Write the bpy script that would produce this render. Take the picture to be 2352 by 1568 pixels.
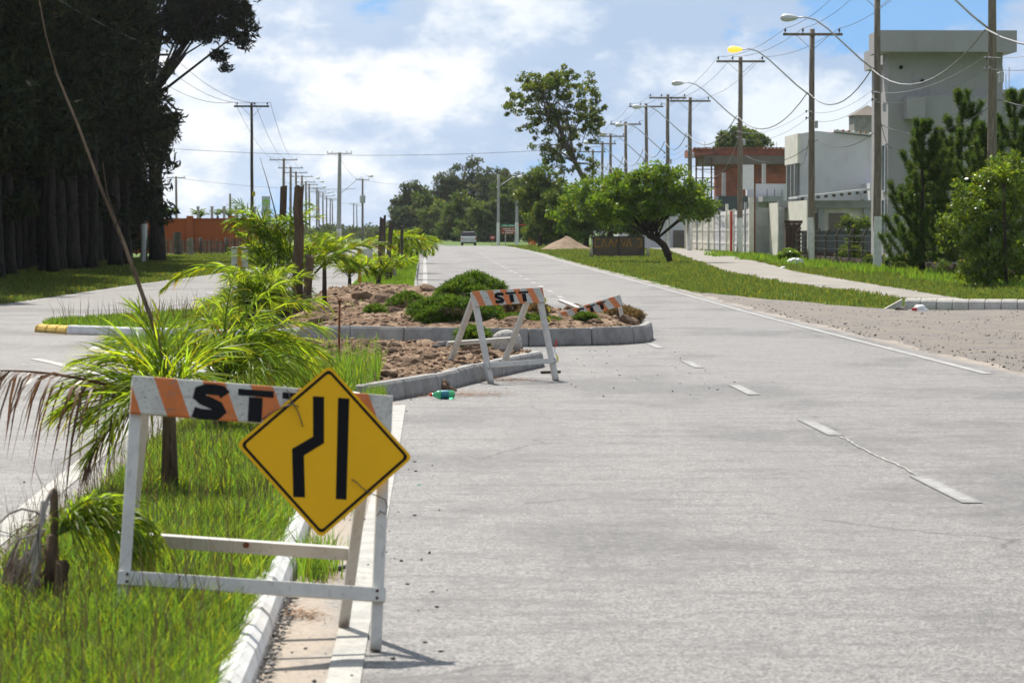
import bpy, math, random
import numpy as np
from mathutils import Vector, Matrix

for o in list(bpy.data.objects): bpy.data.objects.remove(o)
scene = bpy.context.scene
COL = scene.collection
R = math.radians
RNG = np.random.default_rng(7)
random.seed(7)

# ------------------------------------------------------------------ camera
CAM_H, FPX, CX, CY = 1.65, 6860.0, 1176.0, 784.0        # photograph measured on a 2352 x 1568 grid
YAW, PITCH = math.atan((1176-975)/FPX), math.atan((784-532)/FPX)
cam = bpy.data.cameras.new('camera'); cam_ob = bpy.data.objects.new('camera', cam); COL.objects.link(cam_ob)
cam.sensor_width = 36; cam.lens = FPX/2352*36
cam.clip_start = 0.1; cam.clip_end = 8000
cam_ob.location = (0, 0, CAM_H); cam_ob.rotation_euler = (R(90)-PITCH, 0, -YAW)
cam.dof.use_dof = True; cam.dof.focus_distance = 34; cam.dof.aperture_fstop = 9.0
scene.camera = cam_ob
CAMR = Matrix.Rotation(-YAW, 3, 'Z') @ Matrix.Rotation(R(90)-PITCH, 3, 'X')

# ------------------------------------------------------------------ world, sun, exposure
SUN_EL, SUN_AZ = R(55), R(-21)                            # azimuth from the road direction, minus = to the left
sun_dir = Vector((math.sin(SUN_AZ)*math.cos(SUN_EL), math.cos(SUN_AZ)*math.cos(SUN_EL), math.sin(SUN_EL)))
w = bpy.data.worlds.new('World'); scene.world = w; w.use_nodes = True
nt = w.node_tree; N = nt.nodes; L = nt.links; N.clear()
def wn(t, **k):
    n = N.new(t)
    for a, b in k.items(): setattr(n, a, b)
    return n
def wmath(op, a, b=None, clamp=False):
    n = wn('ShaderNodeMath', operation=op, use_clamp=clamp)
    for i, v in enumerate((a, b)):
        if v is None: continue
        if isinstance(v, (int, float)): n.inputs[i].default_value = v
        else: L.new(v, n.inputs[i])
    return n.outputs[0]
def wmap(v, a, b):
    n = wn('ShaderNodeMapRange'); n.interpolation_type = 'SMOOTHSTEP'
    L.new(v, n.inputs[0]); n.inputs[1].default_value = a; n.inputs[2].default_value = b
    return n.outputs[0]
def wmix(f, a, b):
    n = wn('ShaderNodeMix', data_type='RGBA'); L.new(f, n.inputs[0])
    for i, v in ((6, a), (7, b)):
        if isinstance(v, tuple): n.inputs[i].default_value = (*v, 1)
        else: L.new(v, n.inputs[i])
    return n.outputs[2]
sky = wn('ShaderNodeTexSky', sky_type='NISHITA'); sky.sun_disc = False
sky.sun_elevation = SUN_EL; sky.sun_rotation = SUN_AZ; sky.air_density = 1.0; sky.dust_density = 0.6; sky.ozone_density = 1.5
tc = wn('ShaderNodeTexCoord')
lift = wn('ShaderNodeVectorMath', operation='ADD'); L.new(tc.outputs['Generated'], lift.inputs[0]); lift.inputs[1].default_value = (0, 0, .30)
nrm = wn('ShaderNodeVectorMath', operation='NORMALIZE'); L.new(lift.outputs[0], nrm.inputs[0]); L.new(nrm.outputs[0], sky.inputs[0])
def cloud_noise(scale, loc, sz, detail=8, rough=0.55, dist=0.0):
    m = wn('ShaderNodeMapping'); L.new(tc.outputs['Generated'], m.inputs[0])
    m.inputs['Location'].default_value = loc; m.inputs['Scale'].default_value = (1, 1, sz)
    n = wn('ShaderNodeTexNoise'); L.new(m.outputs[0], n.inputs['Vector'])
    n.inputs['Scale'].default_value = scale; n.inputs['Detail'].default_value = detail
    n.inputs['Roughness'].default_value = rough; n.inputs['Distortion'].default_value = dist
    return n.outputs[0]
SEED = (7.7, 9.1, 0.2)
big = cloud_noise(9, (SEED[0], SEED[1], SEED[2]), 1.9, 9, 0.56)
puff = cloud_noise(26, (SEED[0]+5, SEED[1]+2, .3), 1.7, 8, 0.6)
soft = cloud_noise(7, (SEED[0]+1.7, 4.2, .9), 2.6, 4, 0.5)
cover = wmap(big, 0.395, 0.455)
lit = wmap(wmath('ADD', wmath('MULTIPLY', puff, 0.55), wmath('MULTIPLY', big, 0.6)), 0.535, 0.68)
ccol = wmix(lit, (5.0, 6.0, 7.5), (9.3, 9.3, 9.3))
ccol = wmix(wmap(soft, 0.42, 0.62), wmix(lit, (4.0, 5.1, 6.8), (7.3, 7.9, 8.5)), ccol)
# clouds scatter forward: brighter towards the sun, duller away from it
sd = wn('ShaderNodeVectorMath', operation='DOT_PRODUCT'); L.new(tc.outputs['Generated'], sd.inputs[0]); sd.inputs[1].default_value = tuple(sun_dir)
ph = wmath('ADD', wmath('MULTIPLY', wmap(sd.outputs['Value'], -0.75, 0.45), 0.58), 0.42)
cph = wn('ShaderNodeVectorMath', operation='SCALE'); L.new(ccol, cph.inputs[0]); L.new(ph, cph.inputs['Scale']); ccol = cph.outputs[0]
cmul = wn('ShaderNodeMix', data_type='RGBA', blend_type='MULTIPLY'); cmul.inputs[0].default_value = 1
L.new(sky.outputs[0], cmul.inputs[6]); cmul.inputs[7].default_value = (.80, 1.06, 1.16, 1)
skycol = wmix(cover, cmul.outputs[2], ccol)
bg = wn('ShaderNodeBackground'); bg.inputs['Strength'].default_value = 0.075
L.new(skycol, bg.inputs['Color'])
wo = wn('ShaderNodeOutputWorld'); L.new(bg.outputs[0], wo.inputs[0])

sl = bpy.data.lights.new('sun', 'SUN'); sl.energy = 5.0; sl.angle = R(0.53); sl.color = (1.0, 0.955, 0.88)
so = bpy.data.objects.new('sun', sl); COL.objects.link(so); so.location = (-20, 40, 60)
so.rotation_euler = sun_dir.to_track_quat('Z', 'Y').to_euler()
vs = scene.view_settings; vs.view_transform = 'Standard'; vs.look = 'None'; vs.gamma = 1; vs.use_curve_mapping = False
vs.exposure = 0.70
scene.render.engine = 'CYCLES'
scene.cycles.max_bounces = 8; scene.cycles.transparent_max_bounces = 8

# ------------------------------------------------------------------ terrain and placing helpers
def smooth(a, b, x):
    t = min(1, max(0, (x-a)/(b-a))); return t*t*(3-2*t)
RY = np.array([-100, 58, 80, 110, 145, 180, 235, 262, 300, 350, 375, 420, 700, 9000.])
RZ = np.array([0, 0, .07, .13, .22, .38, .42, .40, .20, -.03, .10, .42, .55, .55])
def H(x, y):
    return float(np.interp(y, RY, RZ))*smooth(-7, -1, x)
def Hn(x, y):
    t = np.clip((x+7)/6, 0, 1); return np.interp(y, RY, RZ)*t*t*(3-2*t)
def bend(y): return -0.0011*max(0, y-290)**2 if y < 800 else -0.0011*510**2
def ray(px, py):
    return CAMR @ Vector(((px-CX)/FPX, -(py-CY)/FPX, -1))
def G(px, py, z=0.0):                                    # where the sight line through a measured point meets height z
    d = ray(px, py); t = (z-CAM_H)/d.z
    return Vector((d.x*t, d.y*t, z))
def GT(px, py, dz=0.0):                                  # the same on the terrain
    z = 0
    for _ in range(12): p = G(px, py, z+dz); z = H(p.x, p.y)
    return p
def A(px, py, y):                                        # the same at a distance y along the road
    d = ray(px, py); t = y/d.y
    return Vector((d.x*t, y, CAM_H+d.z*t))

# ------------------------------------------------------------------ materials
MATS = {}
class NT:
    def __init__(s, name):
        s.m = bpy.data.materials.new(name); s.m.use_nodes = True
        s.t = s.m.node_tree; s.t.nodes.clear()
        s.out = s.n('ShaderNodeOutputMaterial'); s.tc = s.n('ShaderNodeTexCoord'); s.geo = s.n('ShaderNodeNewGeometry')
        MATS[name] = s.m
    def n(s, t, **k):
        x = s.t.nodes.new(t)
        for a, b in k.items(): setattr(x, a, b)
        return x
    def lk(s, a, b): s.t.links.new(a, b)
    def setv(s, sock, v):
        if isinstance(v, (int, float)): sock.default_value = v
        elif isinstance(v, tuple): sock.default_value = (*v, 1) if len(v) == 3 and sock.type == 'RGBA' else v
        else: s.lk(v, sock)
    def noise(s, scale, detail=4, rough=.6, vec=None, sc=None, out=0, dist=0):
        v = vec or s.tc.outputs['Object']
        if sc:
            mp = s.n('ShaderNodeMapping'); s.lk(v, mp.inputs[0]); mp.inputs['Scale'].default_value = sc; v = mp.outputs[0]
        x = s.n('ShaderNodeTexNoise'); s.lk(v, x.inputs['Vector']); x.inputs['Scale'].default_value = scale
        x.inputs['Detail'].default_value = detail; x.inputs['Roughness'].default_value = rough; x.inputs['Distortion'].default_value = dist
        return x.outputs[out]
    def voro(s, scale, vec=None, feature='F1', out=0):
        x = s.n('ShaderNodeTexVoronoi', feature=feature); s.lk(vec or s.tc.outputs['Object'], x.inputs['Vector'])
        x.inputs['Scale'].default_value = scale; return x.outputs[out]
    def rng(s, v, a, b, c=0., d=1., smooth=True):
        x = s.n('ShaderNodeMapRange'); x.interpolation_type = 'SMOOTHSTEP' if smooth else 'LINEAR'
        s.setv(x.inputs[0], v)
        for i, q in zip((1, 2, 3, 4), (a, b, c, d)): x.inputs[i].default_value = q
        return x.outputs[0]
    def math(s, op, a, b=0., clamp=False):
        x = s.n('ShaderNodeMath', operation=op, use_clamp=clamp); s.setv(x.inputs[0], a); s.setv(x.inputs[1], b); return x.outputs[0]
    def mix(s, f, a, b, mode='MIX'):
        x = s.n('ShaderNodeMix', data_type='RGBA', blend_type=mode); s.setv(x.inputs[0], f); s.setv(x.inputs[6], a); s.setv(x.inputs[7], b); return x.outputs[2]
    def bump(s, h, strength=.5, dist=.01):
        x = s.n('ShaderNodeBump'); s.lk(h, x.inputs['Height']); x.inputs['Strength'].default_value = strength; x.inputs['Distance'].default_value = dist
        return x.outputs[0]
    def sep(s, v):
        x = s.n('ShaderNodeSeparateXYZ'); s.lk(v, x.inputs[0]); return x.outputs
    def bsdf(s, col, rough=.7, spec=.4, metal=0., normal=None, **k):
        b = s.n('ShaderNodeBsdfPrincipled'); s.setv(b.inputs['Base Color'], col); s.setv(b.inputs['Roughness'], rough)
        b.inputs['Specular IOR Level'].default_value = spec; b.inputs['Metallic'].default_value = metal
        if normal: s.lk(normal, b.inputs['Normal'])
        for a, v in k.items(): s.setv(b.inputs[a], v)
        s.lk(b.outputs[0], s.out.inputs[0]); return b
    def leaf(s, col, tcol, trans=.5, gloss=.06, grough=.35):
        d = s.n('ShaderNodeBsdfDiffuse'); t = s.n('ShaderNodeBsdfTranslucent'); g = s.n('ShaderNodeBsdfGlossy')
        s.setv(d.inputs[0], col); s.setv(t.inputs[0], tcol); g.inputs['Roughness'].default_value = grough
        a = s.n('ShaderNodeMixShader'); a.inputs[0].default_value = trans; s.lk(d.outputs[0], a.inputs[1]); s.lk(t.outputs[0], a.inputs[2])
        b = s.n('ShaderNodeMixShader'); b.inputs[0].default_value = gloss; s.lk(a.outputs[0], b.inputs[1]); s.lk(g.outputs[0], b.inputs[2])
        s.lk(b.outputs[0], s.out.inputs[0])
def leafmat(name, col, tcol, trans=.5, gloss=.06, grough=.35):
    s = NT(name); a = s.n('ShaderNodeAttribute'); a.attribute_name = 'tint'
    s.leaf(s.mix(1, col, a.outputs[0], 'MULTIPLY'), s.mix(1, tcol, a.outputs[0], 'MULTIPLY'), trans, gloss, grough)
    return s.m
def plain(name, col, var=.25, scale=8., rough=.75, spec=.35, metal=0., bump=.0, col2=None):
    s = NT(name); n = s.noise(scale, 6, .65)
    c2 = col2 or tuple(c*(1-var) for c in col)
    nm = s.bump(s.noise(scale*6, 4), bump, .01) if bump else None
    s.bsdf(s.mix(s.rng(n, .35, .7), col, c2), rough, spec, metal, nm)
    return s.m

def build_materials():
    # asphalt: pale worn aggregate, sand blown along both edges, darker patches
    s = NT('asphalt'); P = s.geo.outputs['Position']; xyz = s.sep(P)
    n1 = s.noise(60, 5, .75, P); n2 = s.noise(.33, 5, .62, P, (1, .55, 1)); n3 = s.noise(2.2, 5, .65, P, (.5, 1.6, 1)); v = s.voro(95, P)
    c = s.mix(s.rng(n1, .41, .59), (.052, .048, .044), (.285, .264, .243))
    c = s.mix(s.math('MULTIPLY', s.rng(n2, .47, .60), .62), c, (.060, .056, .052))
    c = s.mix(s.math('MULTIPLY', s.rng(n3, .48, .62), .4), c, (.06, .055, .051))
    n4 = s.noise(16, 6, .8, P); c = s.mix(s.math('MULTIPLY', s.rng(n4, .47, .60), .45), c, (.045, .041, .037))
    n5 = s.noise(24, 4, .75, P); c = s.mix(s.math('MULTIPLY', s.rng(n5, .5, .66), .5), c, (.27, .255, .24))
    sp = s.rng(s.noise(150, 2, .8, P), .60, .72); c = s.mix(s.math('MULTIPLY', sp, .7), c, (.66, .63, .6))
    ed = s.math('ADD', s.rng(s.math('ABSOLUTE', s.math('ADD', xyz[0], .62)), .05, .75, 1, 0), s.rng(s.math('ABSOLUTE', s.math('SUBTRACT', xyz[0], 7.1)), .1, .9, .85, 0))
    ed = s.math('ADD', ed, s.rng(s.math('ABSOLUTE', s.math('ADD', xyz[0], 2.0)), .1, .5, .7, 0))
    sand = s.rng(s.math('MULTIPLY', ed, s.math('ADD', s.noise(4.5, 6, .7, P, (1, .5, 1)), .22)), .34, .72)
    c = s.mix(s.math('MULTIPLY', sand, .8), c, s.mix(s.rng(s.noise(40, 5, .75, P), .35, .68), (.36, .285, .205), (.21, .165, .125)))
    h = s.math('ADD', s.math('MULTIPLY', n1, .6), v)
    trk = s.math('ADD', s.rng(s.math('ABSOLUTE', s.math('SUBTRACT', xyz[0], .95)), .1, .55, 1, 0), s.rng(s.math('ABSOLUTE', s.math('SUBTRACT', xyz[0], 2.45)), .1, .55, 1, 0))
    c = s.mix(s.math('MULTIPLY', s.math('MULTIPLY', trk, s.rng(s.noise(.8, 4, .6, P, (1, .3, 1)), .35, .7)), .35), c, (.10, .094, .089))
    wp = s.n('ShaderNodeVectorMath', operation='ADD'); s.lk(P, wp.inputs[0]); nz_ = s.n('ShaderNodeTexNoise'); s.lk(P, nz_.inputs['Vector']); nz_.inputs['Scale'].default_value = 2.5
    sc_ = s.n('ShaderNodeVectorMath', operation='SCALE'); s.lk(nz_.outputs['Color'], sc_.inputs[0]); sc_.inputs['Scale'].default_value = .35; s.lk(sc_.outputs[0], wp.inputs[1])
    crk = s.rng(s.voro(.28, wp.outputs[0], 'DISTANCE_TO_EDGE'), .0, .008, 1, 0); crk = s.math('MULTIPLY', crk, s.rng(s.noise(.35, 3, .5, P), .52, .6))
    c = s.mix(s.math('MULTIPLY', crk, .7), c, (.05, .046, .042))
    oil = s.rng(s.noise(1.3, 3, .5, P), .70, .76); c = s.mix(s.math('MULTIPLY', oil, .4), c, (.06, .057, .055))
    s.bsdf(c, s.rng(n1, .3, .7, .5, .7), .24, 0, s.bump(h, .22, .006))
    # road paint, worn through to asphalt
    s = NT('road_paint'); P = s.geo.outputs['Position']
    wv = s.rng(s.math('ADD', s.math('MULTIPLY', s.noise(55, 5, .8, P), .6), s.math('MULTIPLY', s.noise(5, 4, .6, P), .5)), .46, .64)
    s.bsdf(s.mix(s.math('MULTIPLY', wv, .8), (.35, .33, .285), (.19, .178, .16)), .55, .4, 0, s.bump(s.noise(60, 5, .75, P), .4, .004))
    s = NT('dash_paint'); P = s.geo.outputs['Position']; g = s.sep(s.tc.outputs['Generated'])
    ex = s.math('POWER', s.math('MULTIPLY', s.math('ABSOLUTE', s.math('SUBTRACT', g[0], .5)), 2.), 5.); ey = s.math('POWER', s.math('MULTIPLY', s.math('ABSOLUTE', s.math('SUBTRACT', g[1], .5)), 2.), 9.)
    wv = s.math('ADD', s.math('ADD', s.math('MULTIPLY', s.noise(55, 5, .8, P), .6), s.math('MULTIPLY', s.noise(9, 5, .7, P), .5)), s.math('MULTIPLY', s.math('ADD', ex, ey), .22))
    s.bsdf(s.mix(s.rng(wv, .44, .66), (.33, .318, .295), (.165, .157, .148)), .6, .25, 0, s.bump(s.noise(60, 5, .75, P), .2, .005))
    s = NT('road_paint_faded'); P = s.geo.outputs['Position']
    wv = s.rng(s.math('ADD', s.math('MULTIPLY', s.noise(55, 5, .8, P), .6), s.math('MULTIPLY', s.noise(3, 4, .6, P), .5)), .42, .62)
    s.bsdf(s.mix(s.math('MULTIPLY', wv, .85), (.31, .297, .27), (.19, .18, .168)), .55, .4, 0, s.bump(s.noise(60, 5, .75, P), .4, .004))
    # grassy earth
    s = NT('grass_ground'); P = s.geo.outputs['Position']
    c = s.mix(s.rng(s.noise(.5, 6, .65, P), .38, .62), (.052, .105, .016), (.10, .135, .03))
    c = s.mix(s.rng(s.noise(2.3, 6, .7, P), .58, .74), c, (.17, .125, .07))
    s.bsdf(c, .9, .15, 0, s.bump(s.noise(9, 5, .7, P), .8, .05))
    # bare soil
    s = NT('soil'); P = s.geo.outputs['Position']
    c = s.mix(s.rng(s.noise(1.6, 8, .72, P), .40, .60), (.39, .275, .185), (.17, .105, .066))
    c = s.mix(s.rng(s.noise(11, 6, .75, P), .47, .66), c, (.105, .062, .037))
    s.bsdf(c, .95, .1, 0, s.bump(s.math('ADD', s.noise(16, 6, .75, P), s.noise(70, 3, .7, P)), .9, .035))
    s = NT('soil_clod'); c = s.mix(s.rng(s.noise(9, 5, .7), .35, .65), (.16, .10, .064), (.33, .23, .155))
    s.bsdf(c, .95, .1, 0, s.bump(s.noise(34, 5, .75), 1., .03))
    s = NT('sand'); P = s.geo.outputs['Position']; c = s.mix(s.rng(s.noise(3, 7, .7, P), .35, .65), (.31, .235, .165), (.22, .155, .105))
    s.bsdf(c, .95, .1, 0, s.bump(s.noise(18, 6, .75, P), .8, .03))
    # gravel shoulder
    s = NT('gravel'); P = s.geo.outputs['Position']
    v = s.voro(22, P); c = s.mix(s.rng(s.noise(1.1, 6, .65, P), .36, .64), (.215, .195, .178), (.275, .235, .19))
    c = s.mix(s.math('MULTIPLY', s.rng(s.noise(26, 4, .8, P), .42, .68), .7), c, (.13, .115, .105))
    c = s.mix(s.math('MULTIPLY', s.rng(s.noise(40, 3, .8, P), .6, .75), .7), c, (.50, .46, .42))
    s.bsdf(c, .9, .2, 0, s.bump(s.math('ADD', v, s.noise(40, 4, .8, P)), 1., .03))
    s = NT('path_sand'); P = s.geo.outputs['Position']
    c = s.mix(s.rng(s.noise(.9, 6, .65, P), .35, .65), (.265, .242, .21), (.195, .178, .155))
    s.bsdf(c, .9, .2, 0, s.bump(s.noise(20, 5, .75, P), .6, .02))
    # kerbs
    def kerbmat(name, a, b, dirt):
        s = NT(name); P = s.geo.outputs['Position']; z = s.sep(P)[2]
        c = s.mix(s.rng(s.noise(5, 7, .7, P), .36, .66), a, b)
        c = s.mix(s.math('MULTIPLY', s.rng(s.noise(24, 6, .8, P, (1, 1, .35)), .52, .72), .7), c, dirt)
        low = s.rng(s.math('ADD', z, s.math('MULTIPLY', s.noise(7, 4, .7, P), .09)), .06, .115, .8, 0)
        c = s.mix(low, c, tuple(x*.75 for x in dirt))
        s.bsdf(c, .85, .25, 0, s.bump(s.noise(60, 5, .75, P), .5, .01))
    kerbmat('kerb_concrete', (.30, .288, .27), (.215, .203, .188), (.13, .112, .09))
    kerbmat('kerb_white', (.66, .65, .63), (.54, .525, .50), (.33, .295, .25))
    kerbmat('kerb_yellow', (.62, .42, .10), (.50, .33, .09), (.27, .20, .10))
    kerbmat('kerb_pale', (.47, .445, .40), (.38, .355, .31), (.24, .205, .16))
    # painted timber
    def painted(name, a, b, dirt, low=.12):
        s = NT(name); O = s.tc.outputs['Object']; z = s.sep(s.geo.outputs['Position'])[2]
        c = s.mix(s.rng(s.noise(6, 6, .7), .38, .68), a, b)
        c = s.mix(s.math('MULTIPLY', s.rng(s.noise(45, 6, .75, None, (1, 1, .25)), .56, .70), .75), c, dirt)
        c = s.mix(s.rng(s.math('ADD', z, s.math('MULTIPLY', s.noise(30, 3), .1)), low, low+.09, .75, 0), c, (.16, .11, .07))
        s.bsdf(c, .6, .35, 0, s.bump(s.noise(40, 5, .7, None, (1, 1, .2)), .3, .004))
    painted('white_timber', (.60, .58, .53), (.50, .475, .43), (.26, .215, .16), .05)
    # barricade board: orange and white diagonal stripes, scuffed
    def board(name, period, slant, frac, phase, orange):
        s = NT(name); x = s.sep(s.tc.outputs['Object'])
        f = s.math('ADD', x[0], s.math('MULTIPLY', x[2], slant))
        f = s.math('ADD', f, s.math('MULTIPLY', s.math('SUBTRACT', s.noise(30, 3), .5), .006))
        f = s.math('FRACT', s.math('ADD', s.math('DIVIDE', f, period), phase))
        st = s.math('LESS_THAN', f, frac)
        c = s.mix(st, s.mix(s.rng(s.noise(9, 6, .7), .35, .7), (.56, .54, .48), (.42, .395, .345)), s.mix(s.rng(s.noise(7, 5, .7), .35, .7), orange, tuple(q*.8 for q in orange)))
        c = s.mix(s.math('MULTIPLY', s.rng(s.noise(60, 5, .75), .56, .64), .85), c, (.20, .18, .15))
        c = s.mix(s.math('MULTIPLY', s.rng(s.noise(14, 6, .8, None, (.3, 1, 7)), .60, .645), .85), c, (.12, .10, .08))
        s.bsdf(c, .55, .4, 0, s.bump(s.noise(50, 5, .7, None, (.2, 1, 1)), .25, .004))
    board('board_paint', .19, .42, .47, 9.82, (.62, .165, .030))
    board('board_paint_b', .19, .36, .48, 10.30, (.64, .19, .05))
    s = NT('letter_paint'); n = s.rng(s.noise(55, 5, .8), .66, .70)
    s.bsdf(s.mix(n, (.008, .008, .009), (.42, .39, .34)), .65, .15)
    # sign plate
    plain('sign_yellow', (.80, .42, .003), .07, 3, .5, .2)
    plain('sign_black', (.006, .006, .007), .2, 5, .6, .12)
    plain('sign_back', (.60, .59, .57), .15, 9, .5, .4)
    plain('wire', (.10, .09, .08), .3, 30, .5, .5, .6)
    plain('rust', (.20, .075, .03), .5, 25, .8, .2, 0, .4)
    plain('nail_rust', (.09, .035, .018), .5, 60, .8, .2)
    # wood
    def wood(name, a, b):
        s = NT(name); c = s.mix(s.rng(s.noise(12, 6, .7, None, (1, 1, .12)), .36, .66), a, b)
        c = s.mix(s.rng(s.noise(30, 4, .8, None, (1, 1, .06)), .58, .66), c, tuple(q*.25 for q in b))
        s.bsdf(c, .9, .15, 0, s.bump(s.noise(40, 5, .75, None, (1, 1, .1)), .8, .02))
    wood('old_wood', (.15, .105, .07), (.065, .045, .032)); wood('pole_wood', (.26, .215, .165), (.15, .125, .10))
    wood('pole_dark', (.12, .10, .08), (.06, .05, .042)); wood('grey_wood', (.27, .24, .20), (.14, .12, .095))
    wood('bark', (.060, .045, .034), (.028, .022, .018)); wood('bark_pine', (.040, .033, .028), (.010, .008, .007)); wood('bark_pale', (.25, .21, .17), (.12, .10, .08)); wood('dry_frond', (.30, .20, .125), (.13, .08, .05))
    wood('cane', (.23, .17, .115), (.11, .08, .055)); wood('dead_grey', (.46, .41, .36), (.25, .21, .18))
    plain('concrete', (.42, .41, .39), .25, 4, .85, .25, 0, .3); plain('concrete_pole', (.37, .36, .34), .2, 3, .85, .25, 0, .2)
    plain('whitewash', (.72, .72, .70), .25, 5, .85, .2); plain('ceramic', (.10, .085, .075), .3, 20, .35, .5)
    plain('galv', (.50, .50, .50), .2, 8, .45, .5, .5); plain('lamp_white', (.66, .66, .64), .15, 9, .35, .5)
    s = NT('lamp_lit'); b = s.bsdf((.9, .55, .12), .3, .5); b.inputs['Emission Color'].default_value = (1, .50, .05, 1); b.inputs['Emission Strength'].default_value = .8
    plain('cable', (.055, .055, .055), .3, 9, .6, .3); plain('cable_pale', (.27, .27, .27), .3, 30, .5, .4)
    # buildings
    def wall(name, a, b, stain, sc=.5):
        s = NT(name); P = s.geo.outputs['Position']
        c = s.mix(s.rng(s.noise(sc, 6, .65, P), .36, .66), a, b)
        c = s.mix(s.math('MULTIPLY', s.rng(s.noise(2.6, 6, .75, P, (1, 1, .22)), .54, .74), .5), c, stain)
        s.bsdf(c, .9, .2, 0, s.bump(s.noise(30, 4, .7, P), .25, .01))
    wall('plaster_grey', (.40, .385, .385), (.355, .34, .34), (.24, .228, .22)); wall('plaster_white', (.66, .632, .645), (.58, .555, .567), (.45, .42, .39))
    wall('plaster_cream', (.70, .67, .59), (.60, .57, .50), (.42, .38, .32), 1.5); wall('cement', (.36, .365, .36), (.29, .295, .29), (.22, .22, .21), 1.2)
    wall('wall_orange', (.38, .09, .026), (.31, .073, .022), (.30, .08, .03)); wall('wall_bluegrey', (.105, .118, .13), (.09, .10, .11), (.07, .075, .08))
    wall('brown_door', (.19, .16, .135), (.15, .13, .11), (.10, .09, .08)); wall('brick_dark', (.10, .06, .045), (.065, .045, .037), (.03, .025, .022), 3)
    s = NT('brick'); P = s.geo.outputs['Position']; bt = s.n('ShaderNodeTexBrick'); mp = s.n('ShaderNodeMapping'); s.lk(P, mp.inputs[0]); mp.inputs['Rotation'].default_value = (R(90), 0, 0)
    s.lk(mp.outputs[0], bt.inputs[0]); bt.inputs['Scale'].default_value = 2.2
    bt.inputs['Color1'].default_value = (.38, .115, .055, 1); bt.inputs['Color2'].default_value = (.27, .08, .045, 1); bt.inputs['Mortar'].default_value = (.28, .21, .17, 1)
    bt.inputs['Mortar Size'].default_value = .015
    s.bsdf(s.mix(s.rng(s.noise(1.3, 6, .7, P), .4, .66), bt.outputs[0], (.19, .085, .06)), .9, .15)
    plain('roof_tile', (.40, .15, .08), .4, 3, .85, .2); plain('roof_sheet', (.66, .65, .63), .2, 2, .4, .5); plain('tank_concrete', (.32, .30, .28), .35, 2, .9, .2)
    plain('post_dark', (.10, .085, .07), .4, 6, .9, .2); plain('dark_gap', (.02, .02, .02), .2, 3, .8, .2)
    s = NT('glass'); s.bsdf((.06, .08, .09), .08, .6)
    # signs, vehicle, litter
    plain('marker_yellow', (.52, .27, .02), .35, 12, .7, .3); plain('brown_sign', (.30, .075, .035), .2, 2, .5, .4); plain('green_sign', (.03, .24, .13), .2, 2, .5, .4)
    plain('white_paint', (.78, .78, .77), .1, 4, .5, .4); plain('orange_paint', (.72, .15, .03), .2, 3, .5, .4); plain('red_paint', (.55, .05, .03), .2, 3, .5, .4)
    plain('logo_green', (.30, .55, .05), .1, 3, .5, .4); plain('logo_grey', (.16, .16, .20), .1, 3, .5, .4); plain('panel_grey', (.52, .54, .58), .1, 3, .5, .4)
    plain('car_silver', (.60, .61, .62), .05, 2, .3, .6, .15); plain('car_dark', (.02, .02, .022), .1, 3, .4, .5); plain('tyre', (.018, .018, .018), .2, 9, .8, .3)
    plain('tail_light', (.50, .05, .02), .1, 9, .25, .6); plain('hoarding', (.13, .095, .07), .45, 1.5, .8, .2, 0, 0, (.085, .066, .055)); plain('hoarding_letter', (.40, .20, .05), .5, 3, .8, .2, 0, 0, (.2, .11, .05))
    s = NT('bottle_green'); b = s.bsdf((.10, .62, .28), .12, .5); b.inputs['Transmission Weight'].default_value = .65
    plain('bottle_label', (.03, .20, .25), .2, 30, .4, .4); plain('bottle_cap', (.62, .03, .02), .1, 9, .4, .5); plain('label_print', (.62, .68, .7), .1, 9, .5, .4)
    plain('bag_white', (.80, .80, .79), .1, 20, .45, .4); plain('tape_yellow', (.72, .60, .04), .15, 20, .4, .4); plain('tape_black', (.02, .02, .02), .1, 20, .4, .4)
    plain('cone_husk', (.07, .038, .025), .4, 60, .9, .2, 0, .5); plain('pebble', (.13, .12, .11), .4, 9, .85, .2); plain('stone_grey', (.52, .50, .46), .35, 7, .9, .2, 0, .6, (.28, .25, .21))
    plain('needle_litter', (.26, .135, .06), .5, 20, .9, .15); plain('rubber', (.02, .021, .024), .2, 9, .6, .3); plain('faded_cone', (.42, .36, .32), .3, 9, .7, .3)
    # leaves: tint attribute varies blade by blade
    leafmat('grass_near', (.062, .125, .016), (.15, .285, .02), .55, .03, .5)
    leafmat('turf_blade', (.045, .095, .014), (.085, .165, .016), .45, .02, .5)
    leafmat('grass_far', (.072, .120, .030), (.12, .19, .03), .5, .02, .5)
    leafmat('grass_dry', (.13, .105, .055), (.13, .105, .045), .4, .01)
    leafmat('seed_stem', (.12, .085, .045), (.10, .075, .035), .3, .02)
    leafmat('palm_leaf', (.11, .19, .024), (.31, .46, .02), .56, .016, .4)
    leafmat('palm_dark', (.07, .135, .022), (.19, .32, .02), .5, .018, .4)
    leafmat('dead_leaf', (.30, .255, .21), (.12, .09, .06), .2, .02)
    leafmat('palm_brown', (.13, .075, .042), (.13, .07, .035), .3, .02)
    leafmat('leaf_bright', (.075, .15, .017), (.17, .30, .014), .45, .025)
    leafmat('leaf_mid', (.058, .105, .022), (.115, .18, .016), .45, .02)
    leafmat('leaf_dark', (.062, .108, .034), (.11, .17, .028), .42, .006)
    leafmat('leaf_far', (.062, .09, .052), (.085, .12, .04), .4, .004)
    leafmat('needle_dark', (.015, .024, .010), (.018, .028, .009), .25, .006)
    leafmat('needle_green', (.050, .10, .024), (.085, .155, .02), .35, .02)
    leafmat('leaf_gloss', (.068, .125, .018), (.17, .27, .014), .42, .04, .3)
build_materials()
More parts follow.
